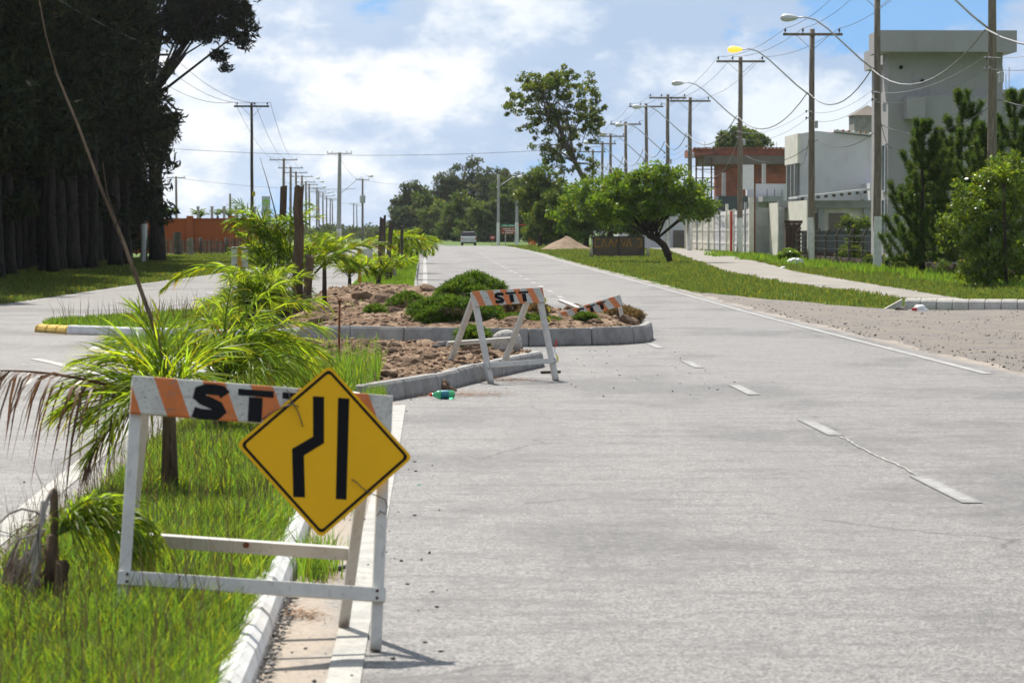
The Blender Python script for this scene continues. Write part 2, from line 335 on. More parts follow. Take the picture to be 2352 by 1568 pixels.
# ------------------------------------------------------------------ mesh helpers
def tag(o, label=None, cat=None, group=None, kind=None):
    for k, v in (('label', label), ('category', cat), ('group', group), ('kind', kind)):
        if v: o[k] = v
    return o
def link(name, me, parent=None):
    o = bpy.data.objects.new(name, me); COL.objects.link(o)
    if parent: o.parent = parent
    return o
def thing(name, label, cat, loc=(0, 0, 0), rz=0, group=None, rot=None):
    o = bpy.data.objects.new(name, None); COL.objects.link(o); o.empty_display_size = .2
    o.location = loc; o.rotation_euler = rot or (0, 0, rz)
    return tag(o, label, cat, group)
def frame(z):
    z = Vector(z).normalized(); u = Vector((0, 0, 1)) if abs(z.z) < .95 else Vector((0, 1, 0))
    x = u.cross(z).normalized(); return x, z.cross(x), z
class MB:
    def __init__(s): s.v = []; s.f = []
    def add(s, vs, fs):
        b = len(s.v); s.v += [tuple(v) for v in vs]; s.f += [tuple(i+b for i in f) for f in fs]; return s
    def box(s, c, d, M=None):
        h = [q/2 for q in d]; c = Vector(c)
        vs = [Vector((x*h[0], y*h[1], z*h[2])) for x in (-1, 1) for y in (-1, 1) for z in (-1, 1)]
        if M: vs = [M @ v for v in vs]
        return s.add([c+v for v in vs], [(0, 1, 3, 2), (4, 6, 7, 5), (0, 4, 5, 1), (2, 3, 7, 6), (0, 2, 6, 4), (1, 5, 7, 3)])
    def bar(s, a, b, w, t, side=None):                    # square bar a to b; w along side, t across
        a, b = Vector(a), Vector(b); z = (b-a).normalized()
        x = Vector(side) if side else frame(z)[0]; x = (x-z*x.dot(z)).normalized(); y = z.cross(x)
        vs = [p+x*i*w/2+y*j*t/2 for p in (a, b) for i, j in ((-1, -1), (1, -1), (1, 1), (-1, 1))]
        return s.add(vs, [(3, 2, 1, 0), (4, 5, 6, 7)]+[(i, (i+1) % 4, (i+1) % 4+4, i+4) for i in range(4)])
    def tube(s, path, rad, n=8, cap=True):
        path = [Vector(p) for p in path]; k = len(path)
        if isinstance(rad, (int, float)): rad = [rad]*k
        vs = []
        for i, p in enumerate(path):
            d = path[min(i+1, k-1)]-path[max(i-1, 0)]
            x, y, _ = frame(d if d.length > 1e-6 else (0, 0, 1))
            for j in range(n):
                a = 2*math.pi*j/n; vs.append(p+x*math.cos(a)*rad[i]+y*math.sin(a)*rad[i])
        fs = [(i*n+j, i*n+(j+1) % n, (i+1)*n+(j+1) % n, (i+1)*n+j) for i in range(k-1) for j in range(n)]
        if cap: fs += [tuple(range(n))[::-1], tuple(range((k-1)*n, k*n))]
        return s.add(vs, fs)
    def lathe(s, prof, c=(0, 0, 0), n=16, M=None):        # prof: (radius, height)
        c = Vector(c); vs = []
        for r, z in prof:
            for j in range(n):
                a = 2*math.pi*j/n; v = Vector((r*math.cos(a), r*math.sin(a), z)); vs.append(c+(M @ v if M else v))
        k = len(prof)
        fs = [(i*n+j, i*n+(j+1) % n, (i+1)*n+(j+1) % n, (i+1)*n+j) for i in range(k-1) for j in range(n)]
        return s.add(vs, fs+[tuple(range(n))[::-1], tuple(range((k-1)*n, k*n))])
    def prism(s, poly, f, t0, t1):                        # poly 2d; f(u,v,t) -> point
        n = len(poly); vs = [f(u, v, t0) for u, v in poly]+[f(u, v, t1) for u, v in poly]
        return s.add(vs, [tuple(range(n))[::-1], tuple(range(n, 2*n))]+[(i, (i+1) % n, (i+1) % n+n, i+n) for i in range(n)])
    def build(s, name, mat, parent=None, off=None, smooth=False, bevel=0):
        o3 = Vector(off) if off is not None else Vector((0, 0, 0))
        me = bpy.data.meshes.new(name); me.from_pydata([tuple(Vector(v)-o3) for v in s.v], [], s.f)
        import bmesh
        bm = bmesh.new(); bm.from_mesh(me); bmesh.ops.recalc_face_normals(bm, faces=bm.faces)
        if bevel: bmesh.ops.bevel(bm, geom=bm.edges[:], offset=bevel, segments=1, affect='EDGES', clamp_overlap=True)
        bm.to_mesh(me); bm.free()
        me.materials.append(MATS[mat])
        if smooth: me.polygons.foreach_set('use_smooth', [True]*len(me.polygons))
        return link(name, me, parent)
def npmesh(name, V, F, mat, parent=None, tint=None, off=None, smooth=False):
    V = np.asarray(V, dtype=np.float32).reshape(-1, 3)
    if off is not None: V = V-np.array(off, dtype=np.float32)
    F = np.asarray(F, dtype=np.int32); n, k = F.shape
    me = bpy.data.meshes.new(name); me.vertices.add(len(V)); me.vertices.foreach_set('co', V.ravel())
    me.loops.add(n*k); me.loops.foreach_set('vertex_index', F.ravel())
    me.polygons.add(n); me.polygons.foreach_set('loop_start', np.arange(n, dtype=np.int32)*k)
    me.update(calc_edges=True)
    if smooth: me.polygons.foreach_set('use_smooth', np.ones(n, dtype=bool))
    if tint is not None:
        at = me.color_attributes.new('tint', 'FLOAT_COLOR', 'POINT')
        at.data.foreach_set('color', np.concatenate([tint, np.ones((len(tint), 1))], 1).astype(np.float32).ravel())
    me.materials.append(MATS[mat])
    return link(name, me, parent)
def unit(a): return a/np.maximum(np.linalg.norm(a, axis=-1, keepdims=True), 1e-9)
def strips(P, W, S):                                      # ribbons: P (n,k,3), W (n,k), S (n,3)
    n, k, _ = P.shape; S = S[:, None, :] if S.ndim == 2 else S
    V = np.stack([P-S*W[..., None]/2, P+S*W[..., None]/2], 2).reshape(n*k*2, 3)
    b = (np.arange(n)[:, None]*k+np.arange(k-1)[None])*2; b = b.reshape(-1)
    return V, np.stack([b, b+1, b+3, b+2], 1)
def tints(n, k, lo, hi, yellow=.25, rng=RNG):             # per-ribbon tint repeated for its k vertices
    v = rng.uniform(lo, hi, n); y = rng.uniform(0, 1, n)**3*yellow*2
    t = np.stack([v*(1+y*1.6), v*(1+y*.35), v*(1-y*.4)], 1); return np.repeat(t, k, 0)
def grass(name, pts, h, wd, mat, label, cat, lean=.35, lo=.6, hi=1.25, yellow=.3, rng=RNG, parent=None):
    n = len(pts); a = rng.uniform(0, 2*math.pi, n); d = np.stack([np.cos(a), np.sin(a), np.zeros(n)], 1)
    b = rng.uniform(0, 2*math.pi, n); S = np.stack([np.cos(b), np.sin(b)*.35, np.zeros(n)], 1); S = unit(S)
    l = (rng.uniform(0, 1, n)**1.3*lean*h)[:, None]; up = np.array([0, 0, 1.])
    P = np.stack([pts, pts+d*l*.3+up*(h*.55)[:, None], pts+d*l+up*(h*(1-.12*rng.uniform(0, 1, n)))[:, None]], 1)
    W = np.stack([wd*.8, wd, wd*.08], 1)
    V, F = strips(P, W, S)
    o = npmesh(name, V, F, mat, parent, tints(n, 6, lo, hi, yellow, rng))
    return tag(o, label, cat, None, 'stuff')
def leaves(cent, rad, per, size, rng, asp=.55, flat=.8, lo=.6, hi=1.3, yellow=.3, shell=.45):
    nc = len(cent); n = nc*per
    d = unit(rng.normal(size=(n, 3))); r = rng.uniform(0, 1, n)**shell
    P = np.repeat(cent, per, 0)+d*(np.repeat(rad, per)*r)[:, None]*np.array([1, 1, flat])
    a = unit(rng.normal(size=(n, 3))); b = unit(np.cross(a, rng.normal(size=(n, 3))))
    s = size*rng.uniform(.6, 1.3, n)[:, None]
    V = np.stack([P-a*s, P-b*s*asp, P+a*s, P+b*s*asp], 1).reshape(-1, 3)
    F = np.arange(n*4).reshape(n, 4)
    ct = np.repeat(rng.uniform(.8, 1.2, nc), per)
    t = tints(n, 4, lo, hi, yellow, rng)*np.repeat(ct, 4)[:, None]
    return V, F, t
def inpoly(x, y, poly):
    x = np.asarray(x); y = np.asarray(y); r = np.zeros(x.shape, bool); n = len(poly)
    for i in range(n):
        x1, y1 = poly[i]; x2, y2 = poly[(i+1) % n]
        c = ((y1 > y) != (y2 > y)) & (x < (x2-x1)*(y-y1)/((y2-y1) or 1e-9)+x1); r ^= c
    return r
def blobmesh(seed, sub=2, rough=.28, sq=(1, 1, .7)):      # uneven lump on a unit sphere
    import bmesh
    bm = bmesh.new(); bmesh.ops.create_icosphere(bm, subdivisions=sub, radius=1)
    rg = np.random.default_rng(seed); K = rg.normal(size=(9, 3))*2.2; ph = rg.uniform(0, 6, 9)
    for v in bm.verts:
        c = np.array(v.co); f = 1+rough*float(np.sum(np.sin(K@c+ph))/4.5)+rg.uniform(-.13, .13)*(rough > .2)
        v.co = Vector((c[0]*f*sq[0], c[1]*f*sq[1], c[2]*f*sq[2]))
    me = bpy.data.meshes.new('lump'); bm.to_mesh(me); bm.free(); return me
def vnoise(seed, octs=4):                                 # cheap smooth 2d noise
    rg = np.random.default_rng(seed); ks = []
    for o in range(octs):
        for _ in range(5): ks.append((rg.normal(size=2)*(2**o), rg.uniform(0, 6.28), .6**o))
    def f(x, y):
        r = 0
        for k, p, a in ks: r = r+a*np.sin(k[0]*x+k[1]*y+p)
        return r/5
    return f
# ------------------------------------------------------------------ the setting
def rowsheet(name, rows, cols, dz, mat, kind='structure', parent=None):   # rows: (y, xl, xr)
    V = []; F = []
    for y, a, b in rows:
        for j in range(cols+1):
            x = a+(b-a)*j/cols; V.append((x, y, H(x, y)+dz))
    k = cols+1
    for i in range(len(rows)-1):
        for j in range(cols): F.append((i*k+j, i*k+j+1, (i+1)*k+j+1, (i+1)*k+j))
    o = npmesh(name, V, F, mat, parent, None, None, True)
    if kind and not parent: o['kind'] = kind
    return o
def frange(a, b, s):
    return list(np.arange(a, b, s))
ys = frange(-40, 60, 10)+frange(60, 430, 6)+[450, 500, 600, 800, 1200, 2000, 3000]
xs = [-1500, -800, -300, -120, -60, -30, -15, -9, -7, -6, -5, -4, -3, -2, -1, 3, 8, 14, 20, 40, 90, 300, 800, 1500]
V = [(x, y, H(x, y)-.0) for y in ys for x in xs]; k = len(xs)
F = [(i*k+j, i*k+j+1, (i+1)*k+j+1, (i+1)*k+j) for i in range(len(ys)-1) for j in range(k-1)]
tag(npmesh('ground', V, F, 'grass_ground', None, None, None, True), kind='structure')

def road_left(y): return float(np.interp(y, [0, 67, 92, 113, 140, 900], [-9.9, -9.6, -9.05, -8.2, -7.8, -7.8]))
rg = random.Random(3)
rows = []
for y in frange(-20, 30, 2)+frange(30, 140, .5)+frange(140, 420, 3)+frange(420, 760, 12):
    j = rg.uniform(-.08, .08)+.07*math.sin(y*.9)+.05*math.sin(y*2.3)
    rows.append((y, road_left(y)+bend(y)+(rg.uniform(-.1, .1) if y > 30 else 0), 6.92+bend(y)+j))
road = rowsheet('road', rows, 12, .02, 'asphalt')

def line(name, pts, wd, mat, dz=.026, parent=road, wob=0):
    pts = [Vector((p[0], p[1], 0)) for p in pts]; out = []
    for a, b in zip(pts[:-1], pts[1:]):
        n = max(1, int((b-a).length/3)); out += [a.lerp(b, i/n) for i in range(n)]
    out.append(pts[-1]); V = []; F = []
    for i, p in enumerate(out):
        d = (out[min(i+1, len(out)-1)]-out[max(i-1, 0)]).normalized(); s = Vector((d.y, -d.x, 0))
        q = p+s*rg.uniform(-wob, wob)
        for e in (-1, 1):
            v = q+s*e*wd/2; V.append((v.x, v.y, H(v.x, v.y)+dz))
    for i in range(len(out)-1): F.append((2*i, 2*i+1, 2*i+3, 2*i+2))
    return npmesh(name, V, F, mat, parent)
line('edge_line', [(-.30, 6), (-.295, 11), (-.25, 24), (-.24, 28)], .125, 'road_paint')
line('edge_line', [(0, 66), (.02, 90), (0, 290)], .14, 'road_paint_faded')
line('edge_line', [(6.45, 34), (6.5, 60), (6.55, 110), (6.6, 290)], .12, 'road_paint_faded')
line('edge_line', [(-2.12, 8), (-2.2, 12), (-2.45, 24), (-2.6, 30), (-4.6, 37.2), (-5.0, 38.4)], .15, 'road_paint')
line('edge_line', [(-9.2, 66), (-8.7, 92), (-7.75, 113), (-7.4, 140), (-7.4, 280)], .12, 'road_paint_faded')
line('edge_line', [(-2.2, 74), (-2.1, 280)], .12, 'road_paint_faded')
for i in range(30):
    y0 = 17.8+5.95*i; x = 3.29
    line('lane_dash', [(x, y0), (x, y0+2.0)], .13, 'dash_paint' if i < 8 else 'road_paint_faded')
for i in range(22): line('lane_dash', [(-5.6, 60+6*i), (-5.6, 62+6*i)], .12, 'road_paint_faded')
# thin run of spilt paint between two dashes
pp = [(3.29+.05*math.sin(t*9)*.25+rg.uniform(-.012, .012), 19.85+t*3.85) for t in np.linspace(0, 1, 34)]
line('paint_trickle', pp, .016, 'road_paint', .027)

# gravel mouth of the side street, foot path
cols = []
for x in frange(6.2, 13, .12)+frange(13, 70, 3):
    yt = float(np.interp(x, [6, 7.1, 7.6, 9.4, 9.6, 70], [84, 77, 73, 62.4, 61.4, 56]))+(.5*math.sin(x*7)+rg.uniform(-.5, .5) if x < 9.4 else 0)
    cols.append((x, yt))
V = []; F = []; m = 24
for x, yt in cols:
    for j in range(m+1):
        y = 8+(yt-8)*j/m; V.append((x, y, H(x, y)+.012+.02*smooth(6.9, 7.6, x)*(1+math.sin(x*3+y*1.7)*.5)))
for i in range(len(cols)-1):
    for j in range(m): a = i*(m+1)+j; F.append((a, a+1, a+m+2, a+m+1))
tag(npmesh('gravel_shoulder', V, F, 'gravel', None, None, None, True), kind='structure')
def path_lo(y): return float(np.interp(y, [60, 71, 90, 112, 136, 190, 260, 330], [11.6, 11.2, 10.7, 11.2, 12.6, 15.4, 17.2, 17.6]))
def path_hi(y): return path_lo(y)+float(np.interp(y, [60, 71, 90, 136, 330], [1.4, 1.6, 2.6, 3.0, 2.4]))
rowsheet('footpath', [(y, path_lo(y)+.12*math.sin(y*1.1)+rg.uniform(-.1, .1), path_hi(y)+.1*math.sin(y*.8)+rg.uniform(-.1, .1)) for y in frange(61.2, 330, .8)], 4, .02, 'path_sand')

# ---- kerb stones
def kerb(parent, path, prof, stone, mat, gap=.014, seed=1, hs=None, jit=.006):
    path = [Vector((p[0], p[1], 0)) for p in path]; rgk = random.Random(seed)
    cum = [0]
    for a, b in zip(path[:-1], path[1:]): cum.append(cum[-1]+(b-a).length)
    def at(s):
        s = min(max(s, 0), cum[-1]-1e-6)
        for i in range(len(path)-1):
            if s <= cum[i+1]: return path[i].lerp(path[i+1], (s-cum[i])/(cum[i+1]-cum[i]))
        return path[-1]
    n = max(1, round(cum[-1]/stone)); L0 = cum[-1]/n
    for i in range(n):
        s0, s1 = i*L0+gap/2, (i+1)*L0-gap/2; m = MB(); vs = []; k = len(prof)
        jo, jz = rgk.uniform(-jit, jit), rgk.uniform(-jit, jit); ss = (s0, s0+.02, (s0+s1)/2, s1-.02, s1)
        for q, s in enumerate(ss):
            p = at(s); d = at(s+.15)-at(s-.15); d.normalize(); o = Vector((d.y, -d.x, 0)); z0 = H(p.x, p.y)
            hh = hs(p) if hs else 1; e = .012 if q in (0, 4) else 0
            for u, z in prof:
                v = p+o*(u-e*(1 if u > -.05 else -.3)+jo); vs.append((v.x, v.y, z0+(max(z*hh-e, 0)+jz if z > .01 else -.03)))
        fs = [(a*k+j, a*k+(j+1) % k, (a+1)*k+(j+1) % k, (a+1)*k+j) for a in range(4) for j in range(k)]
        fs += [tuple(range(k))[::-1], tuple(range(4*k, 5*k))]
        m.add(vs, fs); c = at((s0+s1)/2)
        m.build('kerb_stone', mat(c) if callable(mat) else mat, parent)
PROF_SQ = [(0, 0), (-.012, .5*.2), (-.028, .87*.2), (-.045, .2), (-.14, .2), (-.15, 0)]
PROF_RD = [(0, 0), (.0, .07), (-.014, .115), (-.045, .145), (-.10, .158), (-.155, .148), (-.185, .12), (-.19, 0)]
# near median
I1 = [(-.72, 2), (-.70, 16), (-.70, 27), (-.60, 28.4), (.05, 30.2), (.50, 32.4), (.92, 34.4), (1.32, 35.8), (1.2, 38.2), (-.4, 39.9), (-2.4, 40.2), (-4.0, 39.6), (-4.2, 38.7), (-2.85, 35.5), (-1.95, 32), (-1.78, 28), (-1.75, 2)]
rows = [(y, -1.80, -.70) for y in frange(2, 29, .5)]
V = []; F = []
nz = vnoise(5)
def grid(name, poly, x0, x1, y0, y1, st, hf, mat, keep=None):
    X = np.arange(x0, x1+st, st); Y = np.arange(y0, y1+st, st); gx, gy = np.meshgrid(X, Y)
    ins = inpoly(gx, gy, poly); cell = ins[:-1, :-1] & ins[1:, :-1] & ins[:-1, 1:] & ins[1:, 1:]
    if keep is not None: cell &= keep(gx[:-1, :-1], gy[:-1, :-1])
    z = hf(gx, gy)+Hn(gx, gy); idx = np.arange(gx.size).reshape(gx.shape)
    Fc = np.stack([idx[:-1, :-1], idx[:-1, 1:], idx[1:, 1:], idx[1:, :-1]], -1)[cell]
    used = np.unique(Fc); mp = np.full(gx.size, -1); mp[used] = np.arange(len(used))
    Vv = np.stack([gx.ravel(), gy.ravel(), z.ravel()], 1)[used]
    return tag(npmesh(name, Vv, mp[Fc], mat, None, None, None, True), kind='structure')
n_a, n_b, n_c = vnoise(11, 5), vnoise(12, 5), vnoise(13, 3)
n_d = vnoise(14, 3)
def dirt1(x, y): return .165+.022*n_d(x*11, y*11)+.05*np.abs(n_a(x*2, y*2))+.035*n_b(x*4.3, y*4.3)+.05*np.clip(n_c(x*.9, y*.9), 0, 1)-.03*np.clip(28.5-y, 0, 1)
def near_h(x, y): return .115+.012*n_a(x*2, y)
med = grid('median_ground', I1, -1.8, -.66, 2, 29.2, .1, near_h, 'grass_ground')
isl1 = grid('median_soil', I1, -4.2, 1.4, 28.9, 40.3, .06, dirt1, 'soil')
kerb(med, [(-.62, 6), (-.61, 12), (-.63, 17), (-.62, 24), (-.56, 27.9)], PROF_RD, .98, 'kerb_white', .02, 2)
kerb(isl1, [(-.516, 28.1), (.11, 30.1), (.59, 32.3), (1.025, 34.3), (1.43, 35.9)], PROF_SQ, 1.1, 'kerb_concrete', .012, 3, lambda p: 1.04)
kerb(isl1, [(1.43, 35.92), (1.47, 36.25), (1.36, 36.6)], PROF_SQ, .6, 'kerb_concrete', .012, 4, lambda p: 1.0)
kerb(med, [(-3.9, 39.75), (-4.2, 39.5), (-4.38, 38.9), (-4.2, 38.2), (-2.98, 35.6), (-2.05, 32), (-1.9, 28), (-1.87, 8)], PROF_RD, 1.0, lambda p: 'kerb_pale' if p.y > 38 else 'kerb_white', .02, 5)
# farther island with the wide dug-up nose
I2K = [(-6.3, 48.6), (-5.7, 47.6), (-4.6, 46.6), (-2.2, 44.6), (0, 42.9), (1.45, 42.3), (2.66, 42.8), (3.25, 43.7), (3.5, 45.2), (3.3, 47.2), (2.2, 53), (.7, 62), (-.12, 75), (-.22, 92), (-.22, 130)]
I2B = [(-1.75, 130), (-1.75, 92), (-2.1, 73), (-3.7, 58), (-5.7, 51.6), (-6.3, 49.7), (-6.34, 48.7)]
def inset(path, d):
    out = []
    for i, p in enumerate(path):
        a, b = path[max(i-1, 0)], path[min(i+1, len(path)-1)]; v = Vector((b[0]-a[0], b[1]-a[1])).normalized()
        out.append((p[0]-v.y*d, p[1]+v.x*d))
    return out
I2 = inset(I2K, .08)+inset(I2B, .08)
def base2(x): return .125+.10*np.clip((x+2.6)/2.2, 0, 1)
def dirt2(x, y):
    yk = np.interp(x, [-6.3, -5.7, -4.6, -2.2, 0, 1.45, 2.66, 3.25, 3.5], [48.6, 47.6, 46.6, 44.6, 42.9, 42.3, 42.8, 43.7, 45.2])
    xk = np.interp(y, [45.2, 47.2, 53, 62, 75], [3.5, 3.3, 2.2, .7, -.12])
    m = np.clip((x+2.7)/.8, 0, 1)*np.clip((66-y)/5, 0, 1)*np.clip((y-yk-.15)/1.1, 0, 1)*np.clip((xk-x-.1)/.7, 0, 1)
    hole = -.12*np.exp(-(((x+.35)/.5)**2+((y-47)/1.0)**2))
    return base2(x)+m*(.10+.10*np.abs(n_a(x*1.6, y*.9))+.04*n_b(x*4, y*3)+.03*n_d(x*9, y*9)+.12*np.clip(n_c(x*.7+2, y*.5), 0, 1)+.14*np.exp(-(((x+1.2)/1.2)**2+((y-61)/4)**2)))+hole+.01*n_b(x*3, y*3)
soilmask = lambda x, y: (x > -2.35+.35*n_a(x*0+1, y*.7)) & (y < 65.5+.8*n_b(x*2, y*0))
lawn = grid('island_lawn', I2, -6.3, .2, 43, 130, .15, dirt2, 'grass_ground', lambda x, y: ~soilmask(x, y))
soil = grid('island_soil', I2, -2.9, 3.5, 42, 67, .1, dirt2, 'soil', lambda x, y: (x > -2.75+.3*n_a(x*0+1, y*.7)) & (y < 66.5))
def h2(p): return .82+.55*smooth(-3, -1, p.x) if p.y < 56 else .8
kerb(soil, I2K[:2], PROF_RD, .40, 'kerb_yellow', .035, 16)
kerb(soil, I2K[1:], PROF_SQ, 1.0, lambda p: 'kerb_yellow' if p.x < -5.8 else ('kerb_white' if p.x < -2.2 else 'kerb_concrete'), .014, 6, h2)
kerb(lawn, I2B, PROF_RD, 1.0, lambda p: 'kerb_yellow' if p.x < -5.4 else 'kerb_white', .02, 7)
# kerb of the side street corner
corner = tag(npmesh('corner_pavement', [(9.5, 62.0, .0), (16.5, 60.2, .0), (16.5, 61.5, .22), (11, 62.6, .2)], [(0, 1, 2, 3)], 'grass_ground'), kind='structure')
kerb(corner, [(9.95, 61.75), (12, 61.0), (17, 59.6)], [(0, 0), (-.03, .11), (-.07, .19), (-.12, .235), (-.18, .25), (-.24, .245), (-.25, 0)], .34, 'kerb_pale', .012, 8)
MB().add([(9.5, 61.95, 0), (9.93, 61.76, 0), (9.93, 61.78, .25), (9.93, 61.93, .25), (9.5, 62.1, 0), (9.93, 61.93, 0)], [(0, 1, 2), (4, 3, 5), (0, 2, 3, 4), (1, 5, 3, 2), (0, 4, 5, 1)]).build('kerb_stone', 'kerb_pale', corner)

# ------------------------------------------------------------------ ground cover
def scat(n, y0, y1, xl, xr, p=2.0, rng=RNG):              # denser near the viewer, as the eye can tell blades apart there
    u = rng.uniform(0, 1, n); e = 1-p
    y = (y0**e+(y1**e-y0**e)*u)**(1/e) if abs(e) > 1e-6 else y0*(y1/y0)**u
    fx = np.vectorize(xl) if callable(xl) else (lambda q: np.full(len(q), xl)); gx = np.vectorize(xr) if callable(xr) else (lambda q: np.full(len(q), xr))
    a, b = fx(y), gx(y); x = a+(b-a)*rng.uniform(0, 1, n)
    return x, y
def putz(x, y, z=0): return np.stack([x, y, Hn(x, y)+z], 1)
clump = vnoise(21, 4)
# near median lawn
x, y = scat(150000, 8.2, 30, -1.86, -.70, 1.6)
keep = RNG.uniform(0, 1, len(x)) < .62+.5*clump(x*3, y*3)
x, y = x[keep], y[keep]
h = RNG.uniform(.09, .22, len(x))*(1+.35*clump(x*2+3, y*2))*np.interp(x, [-1.86, -1.6, -.95, -.72], [.8, 1, 1, .78])
grass('median_grass', putz(x, y, .105), h, np.interp(y, [8, 30], [.0038, .0085])*RNG.uniform(.6, 1.7, len(x)), 'grass_near', 'tall bright green grass filling the near median strip', 'grass', .95, .32, 1.5, .5)
x, y = scat(1900, 8.4, 30, -1.95, -.75, 1.2); h = RNG.uniform(.22, .46, len(x))
grass('median_weed_stems', putz(x, y, .1), h, np.full(len(x), .0035), 'seed_stem', 'thin dry seed stems standing in the median grass', 'grass', .45, .5, 1.3, .1)
# tufts at the kerb foot
x = np.concatenate([RNG.normal(cx, .05, 260) for cx, cy in ((-.56, 17.3), (-.52, 14.2), (-.55, 20.5), (-.5, 27.6), (-.45, 28.0))]); y = np.concatenate([RNG.normal(cy, .22, 260) for cx, cy in ((-.56, 17.3), (-.52, 14.2), (-.55, 20.5), (-.5, 27.6), (-.45, 28.0))])
grass('gutter_grass', putz(x, y, .02), RNG.uniform(.06, .24, len(x)), np.full(len(x), .006), 'grass_near', 'tufts of grass sprouting at the foot of the white kerb', 'grass', .7)
# back of the near median
x, y = scat(26000, 28, 40, -4.1, -.55, .5); k = inpoly(x, y, I1) & ((x < -1.0-.4*(y-30)*.2+.25*n_a(x*2, y*2)) | (RNG.uniform(0, 1, len(x)) < .05)); x, y = x[k], y[k]
grass('median_end_grass', putz(x, y, .15), RNG.uniform(.08, .2, len(x)), np.full(len(x), .011), 'grass_near', 'grass on the flared end of the near median', 'grass', .5)
x, y = scat(420, 28.2, 31.5, -.95, -.45, .5)
grass('kerb_end_grass', putz(x, y, .13), RNG.uniform(.15, .42, len(x)), np.full(len(x), .009), 'grass_near', 'tall grass beside the rusty rod at the grey kerb end', 'grass', .5)
# far island lawn
x, y = scat(60000, 44, 66, -6.2, -1.6, 1.); k = inpoly(x, y, I2) & (~soilmask(x, y)); x, y = x[k], y[k]
grass('island_grass', putz(x, y, dirt2(x, y)-.01), RNG.uniform(.07, .16, len(x)), np.full(len(x), .015), 'grass_near', 'mown green grass on the island behind the yellow kerb nose', 'grass', .5, .6, 1.15)
x, y = scat(420, 46.5, 58, -6.0, -2.4, 1.); k = inpoly(x, y, I2); x, y = x[k], y[k]
grass('island_weed_stems', putz(x, y, .13), RNG.uniform(.25, .52, len(x)), np.full(len(x), .008), 'seed_stem', 'thin seed stems standing against the pale left road', 'grass', .4, .6, 1.4, .1)
x, y = scat(46000, 64, 290, -1.72, -.3, 1.6)
grass('far_median_grass', putz(x, y, .12), RNG.uniform(.14, .34, len(x)), np.interp(y, [64, 290], [.018, .07]), 'grass_near', 'long grass of the narrow median running to the crest', 'grass', .4, .65, 1.2)
x, y = scat(1500, 43, 64, -2.2, 3.2, 1.); k = inpoly(x, y, I2) & (n_b(x*1.5+4, y*1.2) > .35); x, y = x[k], y[k]
grass('soil_weeds', putz(x, y, dirt2(x, y)-.01), RNG.uniform(.05, .14, len(x)), np.full(len(x), .014), 'grass_near', 'sparse weeds sprouting through the dug soil', 'grass', .6)
# verges
x, y = scat(170000, 61.8, 320, 6.9, 19, 1.9)
gy = np.interp(x, [6, 7.1, 7.6, 9.4, 9.6, 70], [84, 77, 73, 62.4, 62.2, 61.0])
pl = np.interp(y, [60, 71, 90, 112, 136, 190, 260, 330], [11.6, 11.2, 10.7, 11.2, 12.6, 15.4, 17.2, 17.6]); pw = np.interp(y, [60, 71, 90, 136, 330], [1.4, 1.6, 2.6, 3.0, 2.4])
k = (RNG.uniform(0, 1, len(x)) < .75+.6*clump(x*1.3+7, y*.6)) & (y > gy+.2*clump(x*5, y*5)) & ~((x > pl+.1) & (x < pl+pw-.1)) & (x > 7.0+.25*np.abs(clump(y*.7, y*.3))); x, y = x[k], y[k]
grass('verge_grass', putz(x, y, 0), RNG.uniform(.04, .13, len(x))*(1+.5*clump(x*.8, y*.5)), np.interp(y, [60, 320], [.018, .075]), 'grass_far', 'short green grass of the verge beside the footpath', 'grass', .5, .55, 1.3, .45)
x, y = scat(12000, 75, 170, 15.6, 18.2, 1.6); k = clump(x, y*.3) > .0; x, y = x[k], y[k]
grass('fence_weeds', putz(x, y, 0), RNG.uniform(.1, .35, len(x)), np.interp(y, [60, 320], [.02, .06]), 'grass_near', 'taller weeds along the foot of the fence and walls', 'grass', .5)
x, y = scat(90000, 60, 330, lambda q: -17.5, lambda q: road_left(q)+.15, 1.7)
grass('left_verge_grass', putz(x, y, 0), RNG.uniform(.05, .17, len(x)), np.interp(y, [60, 330], [.018, .08]), 'grass_far', 'grass verge in the shade of the pine row', 'grass', .5, .5, 1.2, .5)

# ---- soil clods, pebbles
def lumps(name, pts, size, mat, label, cat, rng=RNG):
    base = np.array([[1, 0, 0], [-1, 0, 0], [0, 1, 0], [0, -1, 0], [0, 0, 1], [0, 0, -1]], float); n = len(pts)
    V = pts[:, None]+base[None]*rng.uniform(.55, 1.25, (n, 6, 1))*size[:, None, None]*np.array([1.2, 1.2, .7])+rng.normal(size=(n, 6, 3))*size[:, None, None]*.18
    f = np.array([[0, 2, 4], [2, 1, 4], [1, 3, 4], [3, 0, 4], [2, 0, 5], [1, 2, 5], [3, 1, 5], [0, 3, 5]])
    F = (np.arange(n)[:, None, None]*6+f[None]).reshape(-1, 3)
    return tag(npmesh(name, V, F, mat), label, cat, None, 'stuff')
x, y = scat(9000, 29, 40, -1.6, 1.3, 1.); k = inpoly(x, y, I1); x, y = x[k], y[k]
lumps('soil_crumbs', putz(x, y, dirt1(x, y)), .005+.038*RNG.uniform(0, 1, len(x))**3, 'soil_clod', 'crumbs of dug soil on the flared median end', 'soil')
x, y = scat(14000, 42.6, 66, -2.4, 3.2, 1.); k = inpoly(x, y, I2); x, y = x[k], y[k]
lumps('soil_crumbs', putz(x, y, dirt2(x, y)), .007+.046*RNG.uniform(0, 1, len(x))**3, 'soil_clod', 'crumbs of dug soil over the wide island nose', 'soil')
x, y = scat(5000, 33, 78, 6.9, 13, 2.); k = (y < np.interp(x, [6, 7.1, 7.6, 9.4, 9.6, 70], [84, 77, 73, 62.4, 61.4, 56])); x, y = x[k], y[k]
